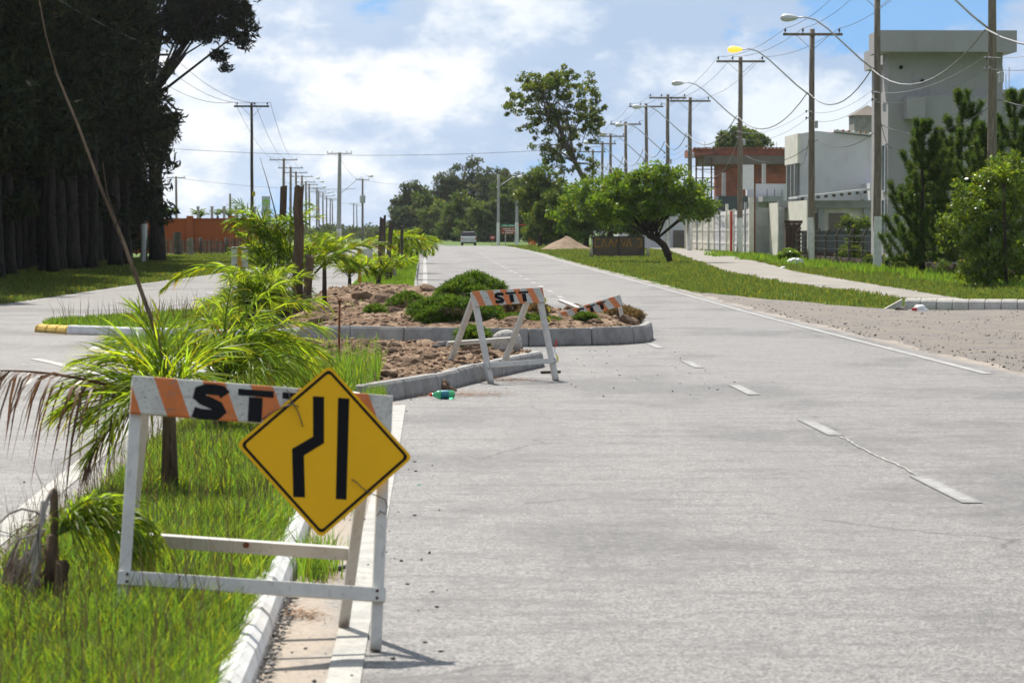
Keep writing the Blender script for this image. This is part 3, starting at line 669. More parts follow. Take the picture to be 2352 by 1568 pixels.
lumps('gravel_stones', putz(x, y, .03), .004+.020*RNG.uniform(0, 1, len(x))**3, 'pebble', 'loose stones of the gravel shoulder', 'gravel')
x1, y1 = scat(260, 29, 45, .6, 3.4, 1.); x2, y2 = scat(170, 10, 30, -.58, .1, 1.5); x3, y3 = scat(120, 10, 40, -4, -2.2, 1.3)
x = np.concatenate([x1, x2, x3]); y = np.concatenate([y1, y2, y3])
lumps('road_grit', putz(x, y, .024), .002+.011*RNG.uniform(0, 1, len(x))**3, 'pebble', 'scattered grit on the asphalt', 'grit')
x, y = scat(420, 9, 13.2, -.625, -.555, 1.2); lumps('gutter_rubble', putz(x, y, .03+.03*RNG.uniform(0, 1, len(x))), .004+.011*RNG.uniform(0, 1, len(x))**2, 'kerb_concrete', 'crumbled mortar rubble along the foot of the white kerb', 'rubble')
clodm = [blobmesh(40+i, 2, .45) for i in range(5)]
for m in clodm: m.materials.append(MATS['soil_clod'])
def clod(par, x, y, z, s, m=None):
    o = link('soil_clod', clodm[rg.randrange(5)], par); o.location = (x, y, z); o.scale = (s*rg.uniform(.8, 1.3), s*rg.uniform(.8, 1.2), s*rg.uniform(.7, 1)); o.rotation_euler = (rg.uniform(-.4, .4), rg.uniform(-.4, .4), rg.uniform(0, 6))
for i in range(34):
    x, y = rg.uniform(-1.3, 1.1), rg.uniform(29.6, 39.2)
    if inpoly(np.array([x]), np.array([y]), I1)[0] and x < .2+.2*(y-30): clod(isl1, x, y, float(dirt1(x, y)), rg.choice([.03, .04, .05, .07, .1, .15]))
for i in range(64):
    x, y = rg.uniform(-2.2, 3.1), 43+rg.random()**1.5*20
    if inpoly(np.array([x]), np.array([y]), I2)[0]: clod(soil, x, y, float(dirt2(x, y)), rg.choice([.04, .05, .07, .1, .14, .2]))
for px, py, s in ((865, 835, .15), (950, 830, .12), (985, 812, .1), (1090, 800, .13), (1040, 815, .08)):
    p = G(px, py, .24); clod(isl1, p.x, p.y, .2, s)
for px, py, s in ((905, 712, .16), (860, 718, .12), (1000, 690, .1), (890, 702, .12), (940, 708, .18)):
    p = G(px, py, .36); clod(soil, p.x, p.y, .3, s)
# ------------------------------------------------------------------ barricades
S_PATH = [(.95, .74), (.84, .865), (.62, .885), (.38, .885), (.18, .80), (.15, .66), (.30, .55), (.52, .48), (.76, .38), (.85, .25), (.72, .125), (.46, .115), (.22, .12), (.03, .17)]
def barricade(label, loc, rot, Wd, Ht, bh, sf, sr, bmat, letters, zf, zr, ends=(0, 0, 0, 0), leg=(.044, .032), flat_legs=False):
    """Local frame: right front foot at the origin, x along the board (negative = left), y to the rear."""
    t = thing('striped_barricade', label, 'barricade', loc, 0, None, rot)
    top = Vector((0, sf, Ht)); e = Vector((0, -sf, -Ht)).normalized(); n = Vector((0, -Ht, sf)).normalized(); X = Vector((1, 0, 0)); Ln = top.length
    def pl(x, s, o): return top+X*x+e*s+n*o
    xl, xr = -Wd+leg[0]/2, -leg[0]/2
    for x, ex in ((xl, ends[0]), (xr, ends[1])):
        MB().bar(pl(x, .0, 0), pl(x, Ln+ex, 0), leg[0], leg[1], X).build('leg', 'white_timber', t, None, False, .003)
    re = (Vector((0, sf+sr, 0))-top).normalized(); rl = (Vector((0, sf+sr, 0))-top).length; rn = Vector((0, -re.z, re.y)).normalized()
    for x, ex in ((xl+leg[0]*.9, ends[2]), (xr-leg[0]*.9, ends[3])):
        a = top+X*x+re*.05+Vector((0, .03, 0))
        MB().bar(a, top+X*x+re*(rl+ex)+Vector((0, .03, 0)), leg[0], leg[1], X).build('leg', 'white_timber', t, None, False, .003)
    # board, front bar, rear bar
    m = MB(); off = leg[1]/2+.013
    M = Matrix((X, -n, -e)).transposed()
    m.box(pl(-Wd/2, bh/2-.005, off), (Wd, .024, bh), M); m.build('board', bmat, t, None, False, .002)
    sz = Ln-zf/abs(e.z)
    bar = MB(); bar.box(pl(-Wd/2, sz, leg[1]/2+.0105), (Wd+.01, .02, .056), M); fb = bar.build('crossbar', 'white_timber', t, None, False, .002)
    for dx in (-.02, .02):
        for q in (-.014, .014): MB().lathe([(.006, 0), (.006, .003)], pl(-Wd/2+(Wd/2-.03)*(1 if dx > 0 else -1), sz+q, leg[1]/2+.0205), 8, Matrix((X, e, n)).transposed()).build('nail', 'nail_rust', fb)
    rs = rl-zr/abs(re.z); c = top+X*(-Wd/2-.03)+re*rs+Vector((0, .03, 0))
    Mr = Matrix((X, rn.cross(X), rn)).transposed(); Mr = Matrix((X, rn, re)).transposed()
    rb = MB(); rb.box(c-rn*(leg[1]/2+.0115)*(-1 if rn.y > 0 else 1), (Wd-.02, .022, .055), Mr); rb = rb.build('crossbar', 'white_timber', t, None, False, .002)
    # letters S T T sprayed on the board
    for ch, x0, x1, v0, v1 in letters:
        lw, lh = x1-x0, v1-v0; o0, o1 = off+.0125, off+.0135
        f = lambda u, v, k: pl(u, v, k)
        if ch == 'T':
            g = MB(); g.prism([(x0, v0), (x1, v0), (x1, v0+lh*.2), (x0, v0+lh*.2)], f, o0, o1)
            a, b = x0+lw*.31, x0+lw*.70; gp = .03*lh
            g.prism([(a, v0+lh*.2+gp), (b, v0+lh*.2+gp), (b, v1), (a, v1)], f, o0, o1); g.build('letter_t', 'letter_paint', t)
        else:
            pts = [(x0+lw*(p[0]*.86+.05), v1-lh*p[1]) for p in S_PATH]; th = lh*.32; A1, A2 = [], []
            for i, p in enumerate(pts):
                q0, q1 = pts[max(i-1, 0)], pts[min(i+1, len(pts)-1)]; d = Vector((q1[0]-q0[0], q1[1]-q0[1])).normalized()
                A1.append((p[0]-d.y*th/2*1.1, p[1]+d.x*th/2)); A2.append((p[0]+d.y*th/2*1.1, p[1]-d.x*th/2))
            g = MB()
            for i in range(len(pts)-1): g.add([f(*A1[i], o1), f(*A1[i+1], o1), f(*A2[i+1], o1), f(*A2[i], o1)], [(0, 1, 2, 3)])
            g.build('letter_s', 'letter_paint', t)
    return t, pl, rb
W1, H1, SF1, SR1 = 1.03, .965, .30, .37
p = G(875, 1494, .022)
b1, pl1, rb1 = barricade('large orange and white barricade lettered STT holding the yellow diamond sign', (p.x, p.y, .022), (0, R(5.0), R(8.5)), W1, H1, .150, SF1, SR1, 'board_paint',
    [('S', -W1+.232, -W1+.385, .012, .146), ('T', -W1+.415, -W1+.555, .016, .146), ('T', -W1+.59, -W1+.73, .016, .146)], .205, .30, (.03, 0, .03, 0))
for x, z in ((-.50, .335), (-.87, .34)):                  # rusty knots on the rear bar
    bb = rb1.bound_box; c = sum((Vector(q) for q in bb), Vector())/8
    MB().lathe([(.013, 0), (.011, .002)], (x, c.y-.019, c.z+(.008 if x > -.6 else .012)), 12, Matrix.Rotation(R(90), 3, 'X')).build('rust_spot', 'rust', rb1)
W2, H2, SF2, SR2 = .98, 1.0, .27, .62
p = G(1282, 873, .022)
b2, pl2, rb2 = barricade('barricade lettered STT straddling the grey kerb, tape tied to its leg', (p.x, p.y, .022), (0, R(-1.8), R(38)), W2, H2, .165, SF2, SR2, 'board_paint_b',
    [('S', -W2+.265, -W2+.425, .03, .142), ('T', -W2+.44, -W2+.585, .028, .142), ('T', -W2+.62, -W2+.765, .028, .142)], .21, .42, (.0, 0, -.22, -.24), (.066, .04))
for j, (cx, cz, ln) in enumerate(((.02, .80, .16), (.03, .44, .24))):     # hazard tape
    pts = [Vector((cx+.02*math.sin(i*1.3+j), SF2*cz-.05-.012*i*.3, cz-ln*i/6)) for i in range(7)]
    for k in range(3):
        seg = pts[2*k:2*k+3]; m = MB()
        for a, b in zip(seg[:-1], seg[1:]): m.add([a+Vector((-.014, 0, 0)), a+Vector((.014, .006, 0)), b+Vector((.014, .004, 0)), b+Vector((-.014, 0, 0))], [(0, 1, 2, 3)])
        m.build('tape', ('tape_yellow', 'tape_black', 'tape_yellow')[k] if j == 0 else ('red_paint', 'bag_white', 'tape_yellow')[k], b2)
MB().bar((-.07, SF2*.9, .86), (.035, SF2*.9-.03, .88), .012, .05).build('tape_knot', 'tape_yellow', b2)
# fallen barricade on the island nose
c = A(1357, 710, 44.6)
f3 = thing('fallen_barricade', 'toppled barricade lettered STT half buried in the dug soil', 'barricade', c, 0, None, (R(-18), R(-16), R(8)))
MB().box((0, 0, 0), (.98, .026, .17)).build('board', 'board_paint_b', f3, None, False, .002)
for ch, x0 in (('S', -.22), ('T', -.06), ('T', .10)):
    g = MB(); f = lambda u, v, k: (u, k, v)
    if ch == 'T':
        g.prism([(x0, .055), (x0+.14, .055), (x0+.14, .032), (x0, .032)], f, -.0142, -.0132); g.prism([(x0+.045, .028), (x0+.097, .028), (x0+.097, -.055), (x0+.045, -.055)], f, -.0142, -.0132)
    else:
        pts = [(x0+.14*q[0]*.9, -.055+.11*q[1]) for q in S_PATH]
        for i in range(len(pts)-1):
            d = Vector((pts[i+1][0]-pts[i][0], pts[i+1][1]-pts[i][1])).normalized(); q = Vector((-d.y, d.x))*.014
            a, b = Vector(pts[i])-d*.004, Vector(pts[i+1])+d*.004
            g.add([(a.x+q.x, -.0142, a.y+q.y), (b.x+q.x, -.0142, b.y+q.y), (b.x-q.x, -.0142, b.y-q.y), (a.x-q.x, -.0142, a.y-q.y)], [(0, 1, 2, 3)])
    g.build('letter_'+ch.lower(), 'letter_paint', f3)
Ri = f3.rotation_euler.to_matrix().inverted()
def l3(px, py, y): return Ri @ (A(px, py, y)-c)
MB().bar(l3(1424, 706, 44.75), l3(1433, 750, 44.65), .06, .034).build('leg', 'white_timber', f3, None, False, .003)
MB().bar(l3(1286, 690, 45.5), l3(1345, 714, 44.8), .055, .034).build('leg', 'white_timber', f3, None, False, .003)
MB().bar(l3(1206, 695, 46.3), l3(1262, 712, 45.7), .055, .034).build('leg', 'white_timber', f3, None, False, .003)

# ------------------------------------------------------------------ yellow diamond sign, wired to the first barricade
sg = thing('lane_shift_sign', 'yellow diamond road sign with black lane shift lines and border', 'road sign', b1.location, 0, None, tuple(b1.rotation_euler))
CXs, CSs, HD = -.262, .243, .349
def sp(u, v, o): return pl1(CXs+u*HD, CSs-v*HD, .05+o)
def diamond(r, rr=.07, k=5):                              # rounded diamond outline
    out = []; cs = [(r, 0), (0, r), (-r, 0), (0, -r)]
    for i in range(4):
        c, a, b = Vector(cs[i]), Vector(cs[i-1]), Vector(cs[(i+1) % 4])
        p0, p1 = c+(a-c).normalized()*rr, c+(b-c).normalized()*rr
        for j in range(k+1):
            t = j/k; q = p0*(1-t)**2+c*2*t*(1-t)+p1*t*t; out.append((q.x, q.y))
    return out
MB().prism(diamond(1), sp, 0, .002).build('plate', 'sign_yellow', sg)
od, idd = diamond(.955, .06), diamond(.91, .045); g = MB(); n = len(od)
g.add([sp(*q, .0032) for q in od]+[sp(*q, .0032) for q in idd], [(i, (i+1) % n, (i+1) % n+n, i+n) for i in range(n)]); g.build('border', 'sign_black', sg)
def cs(x, y):                                             # measured on an enlarged view of the sign
    dx, dy = x-1577, y-812; det = 691*(-632.5)-15*47.5
    return ((dx*(-632.5)-15*dy)/det, (691*dy-47.5*dx)/det)
for poly in ([(1470, 410), (1558, 415), (1567, 755), (1412, 845), (1430, 1150), (1338, 1147), (1318, 797), (1480, 707)], [(1668, 420), (1757, 427), (1753, 1168), (1670, 1162)]):
    MB().prism([cs(*q) for q in poly], sp, .0022, .0032).build('symbol', 'sign_black', sg)
def wire(pts, r=.0022):
    return MB().tube([sp(*cs(x, y), o) for x, y, o in pts], r, 6).build('wire', 'wire', sg, None, True)
wire([(1245, 318, -.02), (1275, 370, -.005), (1290, 430, .012), (1310, 470, .012), (1350, 520, .014), (1372, 575, .014), (1398, 638, .008)])
wire([(1075, 580, -.01), (1130, 545, .006), (1215, 505, .012), (1300, 474, .014), (1360, 492, .01)])
wire([(1788, 1020, .006), (1830, 1045, .012), (1868, 1085, .014), (1930, 1122, .01), (2010, 1140, -.01), (2062, 1158, -.02), (2086, 1205, -.03), (2070, 1260, -.035), (2030, 1240, -.025), (2002, 1275, -.02)])

# ------------------------------------------------------------------ palms
def frond(parent, base, az, length, elev, droop, nl, ll, mat, seed, lw=.018, ldroop=.55, off=(0, 0, 0), r0=.014, curl=0., plume=.5, t0=.14, lo=.65, hi=1.3, yel=.2, sweep=(1.15, .5)):
    rgf = np.random.default_rng(seed); m = 13; pts = [np.array(base, float)]; dirs = []
    for i in range(m):
        t = i/m; e = elev-droop*t**1.25; a = az+curl*t
        d = np.array([math.cos(e)*math.sin(a), math.cos(e)*math.cos(a), math.sin(e)]); dirs.append(d); pts.append(pts[-1]+d*length/m)
    pts = np.array(pts); dirs.append(dirs[-1]); dirs = np.array(dirs)
    tb = MB().tube([tuple(p) for p in pts], [r0*(1-.85*i/m) for i in range(m+1)], 5, False)
    T = np.linspace(t0, .995, nl); T = np.repeat(T, 2); sgn = np.tile([-1., 1.], nl); n = len(T)
    T = np.clip(T+rgf.uniform(-.6, .6, n)/nl, t0, 1); idx = T*m; i0 = np.minimum(idx.astype(int), m-1); fr = (idx-i0)[:, None]
    B = pts[i0]*(1-fr)+pts[i0+1]*fr; D = dirs[i0]; up = np.array([0, 0, 1.])
    Sd = unit(np.cross(D, up)); Nn = np.cross(Sd, D)
    ang = np.interp(T, [0, 1], sweep)+rgf.normal(0, .12, n); pl = rgf.uniform(-plume, plume, n)+.18
    ld = unit(D*np.cos(ang)[:, None]+Sd*(sgn*np.sin(ang)*np.cos(pl))[:, None]+Nn*(np.sin(ang)*np.sin(pl))[:, None])
    l = ll*np.interp(T, [0, .15, .45, .8, 1], [.55, .9, 1, .75, .35])*rgf.uniform(.75, 1.15, n); dr = ldroop*rgf.uniform(.5, 1.4, n)
    s = np.linspace(0, 1, 4); P = B[:, None]+ld[:, None]*(l[:, None]*s[None])[..., None]
    P = P-up*(dr*l)[:, None, None]*(s[None, :, None]**2)
    Wd = lw*np.array([.6, 1, .75, .06])[None]*rgf.uniform(.7, 1.2, n)[:, None]
    side = unit(np.cross(ld, up)+.7*rgf.normal(size=(n, 3))); side = unit(side-ld*np.sum(side*ld, 1, keepdims=True))
    V, F = strips(P, Wd, side); k = len(tb.v)
    VV = np.concatenate([np.array([tuple(v) for v in tb.v]), V]); FF = np.concatenate([np.array(tb.f), F+k])
    tl = tints(n, 8, lo, hi, yel, rgf).reshape(n, 4, 2, 3); dry = rgf.uniform(0, 1, n)
    tl[dry < .45, 3] *= np.array([.9, .55, .5]); tl[dry < .12, 2] *= np.array([.9, .6, .5]); tl[dry > .95] *= np.array([.8, .45, .5])
    tt = np.concatenate([np.tile([.9, .8, .6], (k, 1)), tl.reshape(-1, 3)])
    return npmesh('frond', VV, FF, mat, parent, tt, off)
def trunk(parent, pts, rad, mat, off, name='trunk', n=9): return MB().tube(pts, rad, n).build(name, mat, parent, off, True)
def post(label, base, top, w, mat='old_wood', cat='stake', name='wooden_stake', split=True, group=None, n=7):
    base, top = Vector(base), Vector(top); t = thing(name, label, cat, base, 0, group)
    m = MB(); rgp = random.Random(int(base.x*1000+base.y*77)); k = 7; ring = []
    ax = top-base; x, y, z = frame(ax); prof = [rgp.uniform(.82, 1.15) for _ in range(n)]
    for i in range(k):
        f = i/(k-1); c = base+ax*f+x*rgp.uniform(-.08, .08)*w+y*rgp.uniform(-.08, .08)*w
        if i == 0: c = base-Vector((0, 0, .04))
        for j in range(n):
            a = 6.2832*j/n; r = w/2*prof[j]*(1.06-.12*f)*rgp.uniform(.93, 1.07)
            ring.append(c+x*r*math.cos(a)+y*r*math.sin(a)+(ax.normalized()*rgp.uniform(-.25, .3)*w if i == k-1 and split else Vector((0, 0, 0))))
    fs = [(i*n+j, i*n+(j+1) % n, (i+1)*n+(j+1) % n, (i+1)*n+j) for i in range(k-1) for j in range(n)]+[tuple(range(n))[::-1], tuple(range((k-1)*n, k*n))]
    m.add(ring, fs).build('shaft', mat, t, base); return t
PI = math.pi
# 1: stunted palm in the near corner, one living frond, dead ones bound to the stakes
b0 = Vector((G(122, 1430, .1).x, 11.75, .10))
pm = thing('young_palm', 'stunted palm with one drooping frond and dead grey fronds tied to stakes', 'palm', b0)
trunk(pm, [b0+Vector((0, 0, -.03)), b0+Vector((.005, 0, .2)), b0+Vector((.01, 0, .36))], [.032, .028, .022], 'old_wood', b0)
for i, (da, el, ln, dr) in enumerate(((0, .85, .50, 2.3), (.16, .7, .46, 2.1), (-.2, 1.0, .44, 2.4), (.3, .5, .38, 1.8), (-.1, 1.2, .34, 2.0), (.05, .6, .42, 1.9))):
    frond(pm, b0+Vector((.03, 0, .36)), PI/2+da, ln, el, dr, 44, .16, 'palm_leaf', 100+i, .008, .85, b0, .007, 0, 1.5, .12, .5, 1.3, .2)
for i, (da, el, ln, dr) in enumerate(((-.3, -.5, .22, 1.0), (.3, -.9, .27, .6), (.0, -.2, .2, 2.0), (-.7, -.8, .3, .6), (.1, -1.0, .25, .3))):
    frond(pm, b0+Vector((-.02, -.01, .42-.05*i)), -PI/2+da, ln, el, dr, 20, .13, 'dead_leaf', 110+i, .008, .9, b0, .006, 0, .9, .1, .6, 1.3, .0)
for q, r in (([(105, 1195), (85, 1175), (50, 1168), (20, 1180), (-15, 1215)], .0065), ([(105, 1215), (75, 1228), (40, 1240)], .0055), ([(98, 1150), (92, 1210), (85, 1290), (65, 1370), (28, 1472)], .009), ([(118, 1125), (100, 1165), (88, 1230), (95, 1290)], .009), ([(112, 1140), (96, 1190), (80, 1245), (60, 1300)], .008), ([(104, 1180), (84, 1240), (72, 1310), (84, 1345)], .007)):
    MB().tube([A(x, y, 11.62) for x, y in q], [r*(1-.1*i) for i in range(len(q))], 6).build('dead_stalk', 'dead_grey', pm, b0, True)
post('thin brown stake beside the stunted palm', Vector((b0.x+.005, 11.80, .1)), A(126, 1125, 11.8), .032)
post('short split stake stub beside the stunted palm', Vector((b0.x+.045, 11.66, .1)), A(141, 1292, 11.66), .055)
# 2: palm behind the first barricade
b0 = G(390, 1168, .1); cr = A(388, 915, b0.y)
pm = thing('young_palm', 'bright palm behind the large barricade with two tall bare canes', 'palm', b0)
trunk(pm, [b0-Vector((0, 0, .03)), b0.lerp(cr, .5), cr], [.058, .045, .032], 'old_wood', b0)
F2 = [(-1.6, .66, .72, 1.5), (-1.3, .60, .95, 1.3), (-2.0, .66, .45, 1.3), (-.9, .58, 1.15, 1.2), (-.3, .55, 1.3, .8), (.4, .52, 1.25, .9), (1.0, .50, 1.1, 1.2), (-2.5, .55, .2, 1.0), (-1.7, .50, .1, .9), (-1.45, .62, .35, 1.2), (2.4, .42, .7, 1.2), (-1.8, .55, -.35, .7), (-1.1, .5, 1.35, .5), (-2.9, .45, .5, 1.2), (-1.5, .45, 1.1, 1.6)]
for i, (az, ln, el, dr) in enumerate(F2):
    frond(pm, cr+Vector((0, 0, -.02+.005*i)), az, ln, el, dr, 36, .36, 'palm_leaf', 200+i, .0105, .26, b0, .009, .12*(-1)**i, 1.0, .10, .6, 1.35, .22, (.95, .3))
for q, r in (([(384, 885), (360, 770), (335, 700), (285, 560), (235, 440), (180, 290), (130, 170), (105, 80), (88, -10)], .0145), ([(388, 890), (352, 740), (310, 620), (270, 520), (245, 440), (236, 372)], .009)):
    MB().tube([A(x, y, b0.y+.06) for x, y in q], [r*(1-.8*i/(len(q)-1)) for i in range(len(q))], 7).build('bare_cane', 'cane', pm, b0, True)
d0 = A(322, 905, b0.y-.1); frond(pm, d0, -1.63, .98, .30, .42, 24, .42, 'palm_brown', 231, .018, 1.35, b0, .013, 0, .25, .12, .5, 1.1, .1, (1.3, .9))
frond(pm, cr, -2.0, .66, -.2, 1.2, 30, .16, 'palm_brown', 232, .008, .9, b0, .008, 0, .4, .3, .5, 1, .1)
# 3: palm arching right above the sign
b0 = G(503, 1012, .12); cr = A(506, 880, b0.y)
pm = thing('young_palm', 'yellow green palm arching its fronds above the board of the large barricade', 'palm', b0)
trunk(pm, [b0-Vector((0, 0, .03)), cr], [.062, .05], 'old_wood', b0)
F3 = [(1.5, .98, .95, 1.9, .42), (1.3, .85, 1.1, 1.9, .40), (1.75, .92, .75, 1.7, .38), (1.6, .75, .5, 1.3, .36), (.7, .75, 1.15, 1.5, .40), (1.0, .9, 1.0, 1.7, .42), (-.5, .6, 1.15, 1.3, .38), (2.4, .65, .7, 1.6, .32), (-1.6, .62, 1.0, 1.5, .34), (0.2, .65, 1.35, .9, .40), (1.4, .6, 1.3, 1.4, .40), (.9, .98, 1.35, 1.1, .40), (1.25, 1.05, 1.25, 1.4, .42), (.3, .9, 1.45, .7, .40), (-.4, .8, 1.3, 1.0, .38), (1.7, .95, 1.15, 1.6, .40), (2.0, .75, .9, 1.9, .36), (-1.1, .55, 1.25, 1.0, .36)]
for i, (az, ln, el, dr, ll) in enumerate(F3):
    frond(pm, cr, az, ln, el, dr, 34, ll, 'palm_leaf', 300+i, .0125, .6, b0, .011, .1*(-1)**i, .9, .10, .6, 1.35, .25, (1.0, .35))
frond(pm, cr+Vector((0, .1, 0)), 1.45, .85, 1.0, .9, 10, .22, 'palm_brown', 330, .008, .6, b0, .01, 0, .5, .5, .8, 1.6, 0)
# 4: big palm with stakes on the island
def zpt(px, y, z): return A(px, 600, y).xy.to_3d()+Vector((0, 0, z))
b0 = zpt(655, 49.5, .22); cr = A(640, 610, 49.5)
pm = thing('young_palm', 'largest palm with dense dark fronds tied among three tall stakes', 'palm', b0)
trunk(pm, [b0-Vector((0, 0, .05)), b0.lerp(cr, .5), cr], [.09, .075, .05], 'old_wood', b0)
rq = random.Random(8)
frond(pm, A(600, 640, 49.4), -1.5, 1.75, .45, 1.35, 70, .42, 'palm_leaf', 400, .030, .45, b0, .02, 0, .5, .1, .6, 1.3, .3, (.9, .5))
frond(pm, A(712, 640, 49.6), 1.5, 1.55, .85, 1.15, 64, .44, 'palm_dark', 401, .028, .35, b0, .02, 0, .5, .15, .6, 1.3, .5, (.9, .5))
frond(pm, A(690, 620, 49.7), 1.7, 1.2, .6, 1.5, 50, .40, 'palm_dark', 402, .022, .5, b0, .016, 0, .5, .12)
for i in range(50):                                       # upright bundle of fronds tied to the stakes
    st = A(585+125*rq.random(), 545+175*rq.random(), 49.2+.7*rq.random())
    frond(pm, st, rq.uniform(-PI, PI) if i % 3 else rq.uniform(-2.2, -.9), rq.uniform(.6, 1.05), rq.uniform(.75, 1.45), rq.uniform(.7, 1.7), 32, rq.uniform(.28, .42), 'palm_dark' if i % 5 < 3 else 'palm_leaf', 410+i, .017, .35, b0, .012, rq.uniform(-.3, .3), 1.2, .08, .55, 1.5, .18, (.95, .4))
frond(pm, A(655, 540, 49.4), -1.5, .75, .9, 2.2, 26, .28, 'palm_brown', 430, .014, .9, b0, .012, 0, .9, .2, .9, 1.8, 0)
MB().tube([A(x, y, 49.6) for x, y in ((640, 520), (628, 470), (612, 410), (597, 362))], [.014, .01, .006, .003], 6).build('bare_cane', 'cane', pm, b0, True)
post('tall split stake standing right of the largest palm', zpt(682, 49.0, .25), A(686, 430, 49.0), .165)
post('leaning pale topped stake behind the largest palm', zpt(640, 50.2, .25), A(651, 428, 50.2), .115)
post('shorter stake nearest the dug soil by the largest palm', zpt(703, 48.6, .25), A(712, 588, 48.6), .15)
# lower palm in front of it
b0 = zpt(560, 47.0, .2); cr = A(590, 700, 47.0)
pm = thing('young_palm', 'low bushy palm at the foot of the largest palm', 'palm', b0)
trunk(pm, [b0-Vector((0, 0, .03)), cr], [.06, .045], 'old_wood', b0)
for i in range(26):
    frond(pm, cr+Vector((.12*math.sin(i), .1*math.cos(i*2), .05*math.sin(i*3))), -2.6+i*.83, .62+.16*(i % 3), 1.42-.22*(i % 6), 1.0, 38, .40, 'palm_leaf' if i % 3 else 'palm_dark', 460+i, .018, .35, b0, .012, .1, .9, .12)
# 5..: small palms and stakes along the receding median
def small_palm(label, px, y, ctop, nf, ln, seed, mat='palm_leaf', el=1.15, dr=1.5, lw=.022, grp=None):
    b0 = zpt(px, y, H(A(px, 600, y).x, y)+.12); cr = A(px, ctop, y)
    pm = thing('young_palm', label, 'palm', b0, 0, grp); trunk(pm, [b0-Vector((0, 0, .03)), cr], [.05, .035], 'bark', b0)
    for i in range(nf): frond(pm, cr, i*2.4+seed, ln*(.75+.12*(i % 4)), el-.2*(i % 4), dr*(.6+.2*(i % 3)), 34, .36, mat, seed*10+i, lw, .45, b0, .012, .1, .8, .15)
small_palm('small pale palm rising from the dug soil', 803, 62, 638, 9, .7, 51, 'palm_leaf', 1.4, .9)
small_palm('small palm at the foot of the dark slanting stake', 868, 66, 645, 10, .75, 52, 'palm_leaf', 1.4, .9)
small_palm('yellowing palm behind the pair of crossed stakes', 898, 78, 622, 10, .8, 53, 'palm_leaf', 1.3, 1.2, .026)
small_palm('bushy palm on the narrow median beyond the stakes', 916, 96, 560, 16, 1.15, 54, 'palm_leaf', 1.1, 2.0, .034)
small_palm('broad yellow green palm overhanging the pale road edge', 944, 108, 570, 18, 1.25, 55, 'palm_leaf', 1.0, 1.9, .04)
small_palm('distant palm low on the median before the crest', 958, 135, 562, 12, 1.2, 56, 'palm_leaf', 1.0, 1.9, .05)
small_palm('pale palm half hidden behind the tall split stake', 745, 56, 590, 10, .8, 57, 'palm_leaf', 1.2, 1.3, .022)
post('dark slanting stake rooted at the soil edge', zpt(868, 66, .2), A(876, 500, 66), .10, 'pole_dark')
post('stake crossing behind the dark slanting one', zpt(886, 76, .2), A(898, 508, 76), .11, 'pole_dark')
post('thin straight stake among the median palms', zpt(880, 84, .2), A(884, 495, 84), .07, 'pole_dark')
post('stout leaning stake in the long median grass', zpt(908, 82, .2), A(900, 585, 82), .13, 'grey_wood')
post('short dark stake before the bushy median palms', zpt(922, 94, .2), A(923, 520, 94), .10, 'pole_dark')

# ------------------------------------------------------------------ grass mound and turf clumps on the island nose
def turf(label, lobes, nb, hl, seed, dry=0., name='turf_mound'):
    rgt = np.random.default_rng(seed); b0 = Vector(lobes[0][0]); b0.z = lobes[0][2]
    t = thing(name, label, 'turf', b0); P = []; Nn = []
    m = MB()
    for i, (c, r, zb) in enumerate(lobes):
        me = blobmesh(seed+i, 3, .22, (1, 1, 1)); cc = np.array([v.co[:] for v in me.vertices])*np.array(r)+np.array([c[0], c[1], c[2]])
        m.add([tuple(v) for v in cc], [tuple(p.vertices) for p in me.polygons])
        tri = np.array([p.vertices[:] for p in me.polygons]); a, b, d = cc[tri[:, 0]], cc[tri[:, 1]], cc[tri[:, 2]]
        nn = np.cross(b-a, d-a); ar = np.linalg.norm(nn, axis=1); ce = (a+b+d)/3; wgt = ar*np.clip((nn/ar[:, None])[:, 2]+.55, 0.02, 1.2)*(ce[:, 2] > zb)
        k = rgt.choice(len(tri), nb//len(lobes), p=wgt/wgt.sum()); u, v = rgt.uniform(0, 1, len(k)), rgt.uniform(0, 1, len(k)); fl = u+v > 1; u[fl], v[fl] = 1-u[fl], 1-v[fl]
        P.append(a[k]+(b-a)[k]*u[:, None]+(d-a)[k]*v[:, None]); Nn.append(unit(nn)[k])
        bpy.data.meshes.remove(me)
    m.build('earth', 'soil_clod', t, b0, True)
    P = np.concatenate(P); Nn = np.concatenate(Nn); n = len(P)
    d = unit(Nn+np.array([0, 0, .5])+.55*rgt.normal(size=(n, 3))); h = hl*rgt.uniform(.5, 1.3, n)
    Q = np.stack([P, P+d*(h*.55)[:, None], P+d*h[:, None]-np.array([0, 0, 1])*(h*.25)[:, None]], 1)
    S = unit(np.cross(d, rgt.normal(size=(n, 3)))); wv = .013*rgt.uniform(.7, 1.3, n)
    V, F = strips(Q, np.stack([wv*.8, wv, wv*.1], 1), S)
    o = npmesh('grass_blades', V, F, 'grass_dry' if dry > .5 else 'turf_blade', t, tints(n, 6, .55, 1.5, .3, rgt), b0); o['kind'] = 'stuff'
    return t
def gl(px, py, y, z=None): v = A(px, py, y); return (v.x, v.y, v.z if z is None else z)
turf('big mound of heaped green turf behind the straddling barricade', [(gl(1048, 742, 44.2), (.66, .45, .36), .25), (gl(1078, 690, 44.95), (.50, .46, .36), .3), (gl(1005, 748, 44.0), (.36, .35, .24), .25)], 21000, .12, 61)
turf('low grassy sod beside the fallen barricade board', [(gl(1346, 744, 43.9), (.15, .15, .10), .2)], 1500, .11, 65)
turf('brown dry tuft at the tip of the island nose', [(gl(1452, 734, 45.9), (.16, .3, .10), .2), (gl(1428, 730, 46.1), (.22, .3, .12), .2)], 2400, .10, 66, .9)
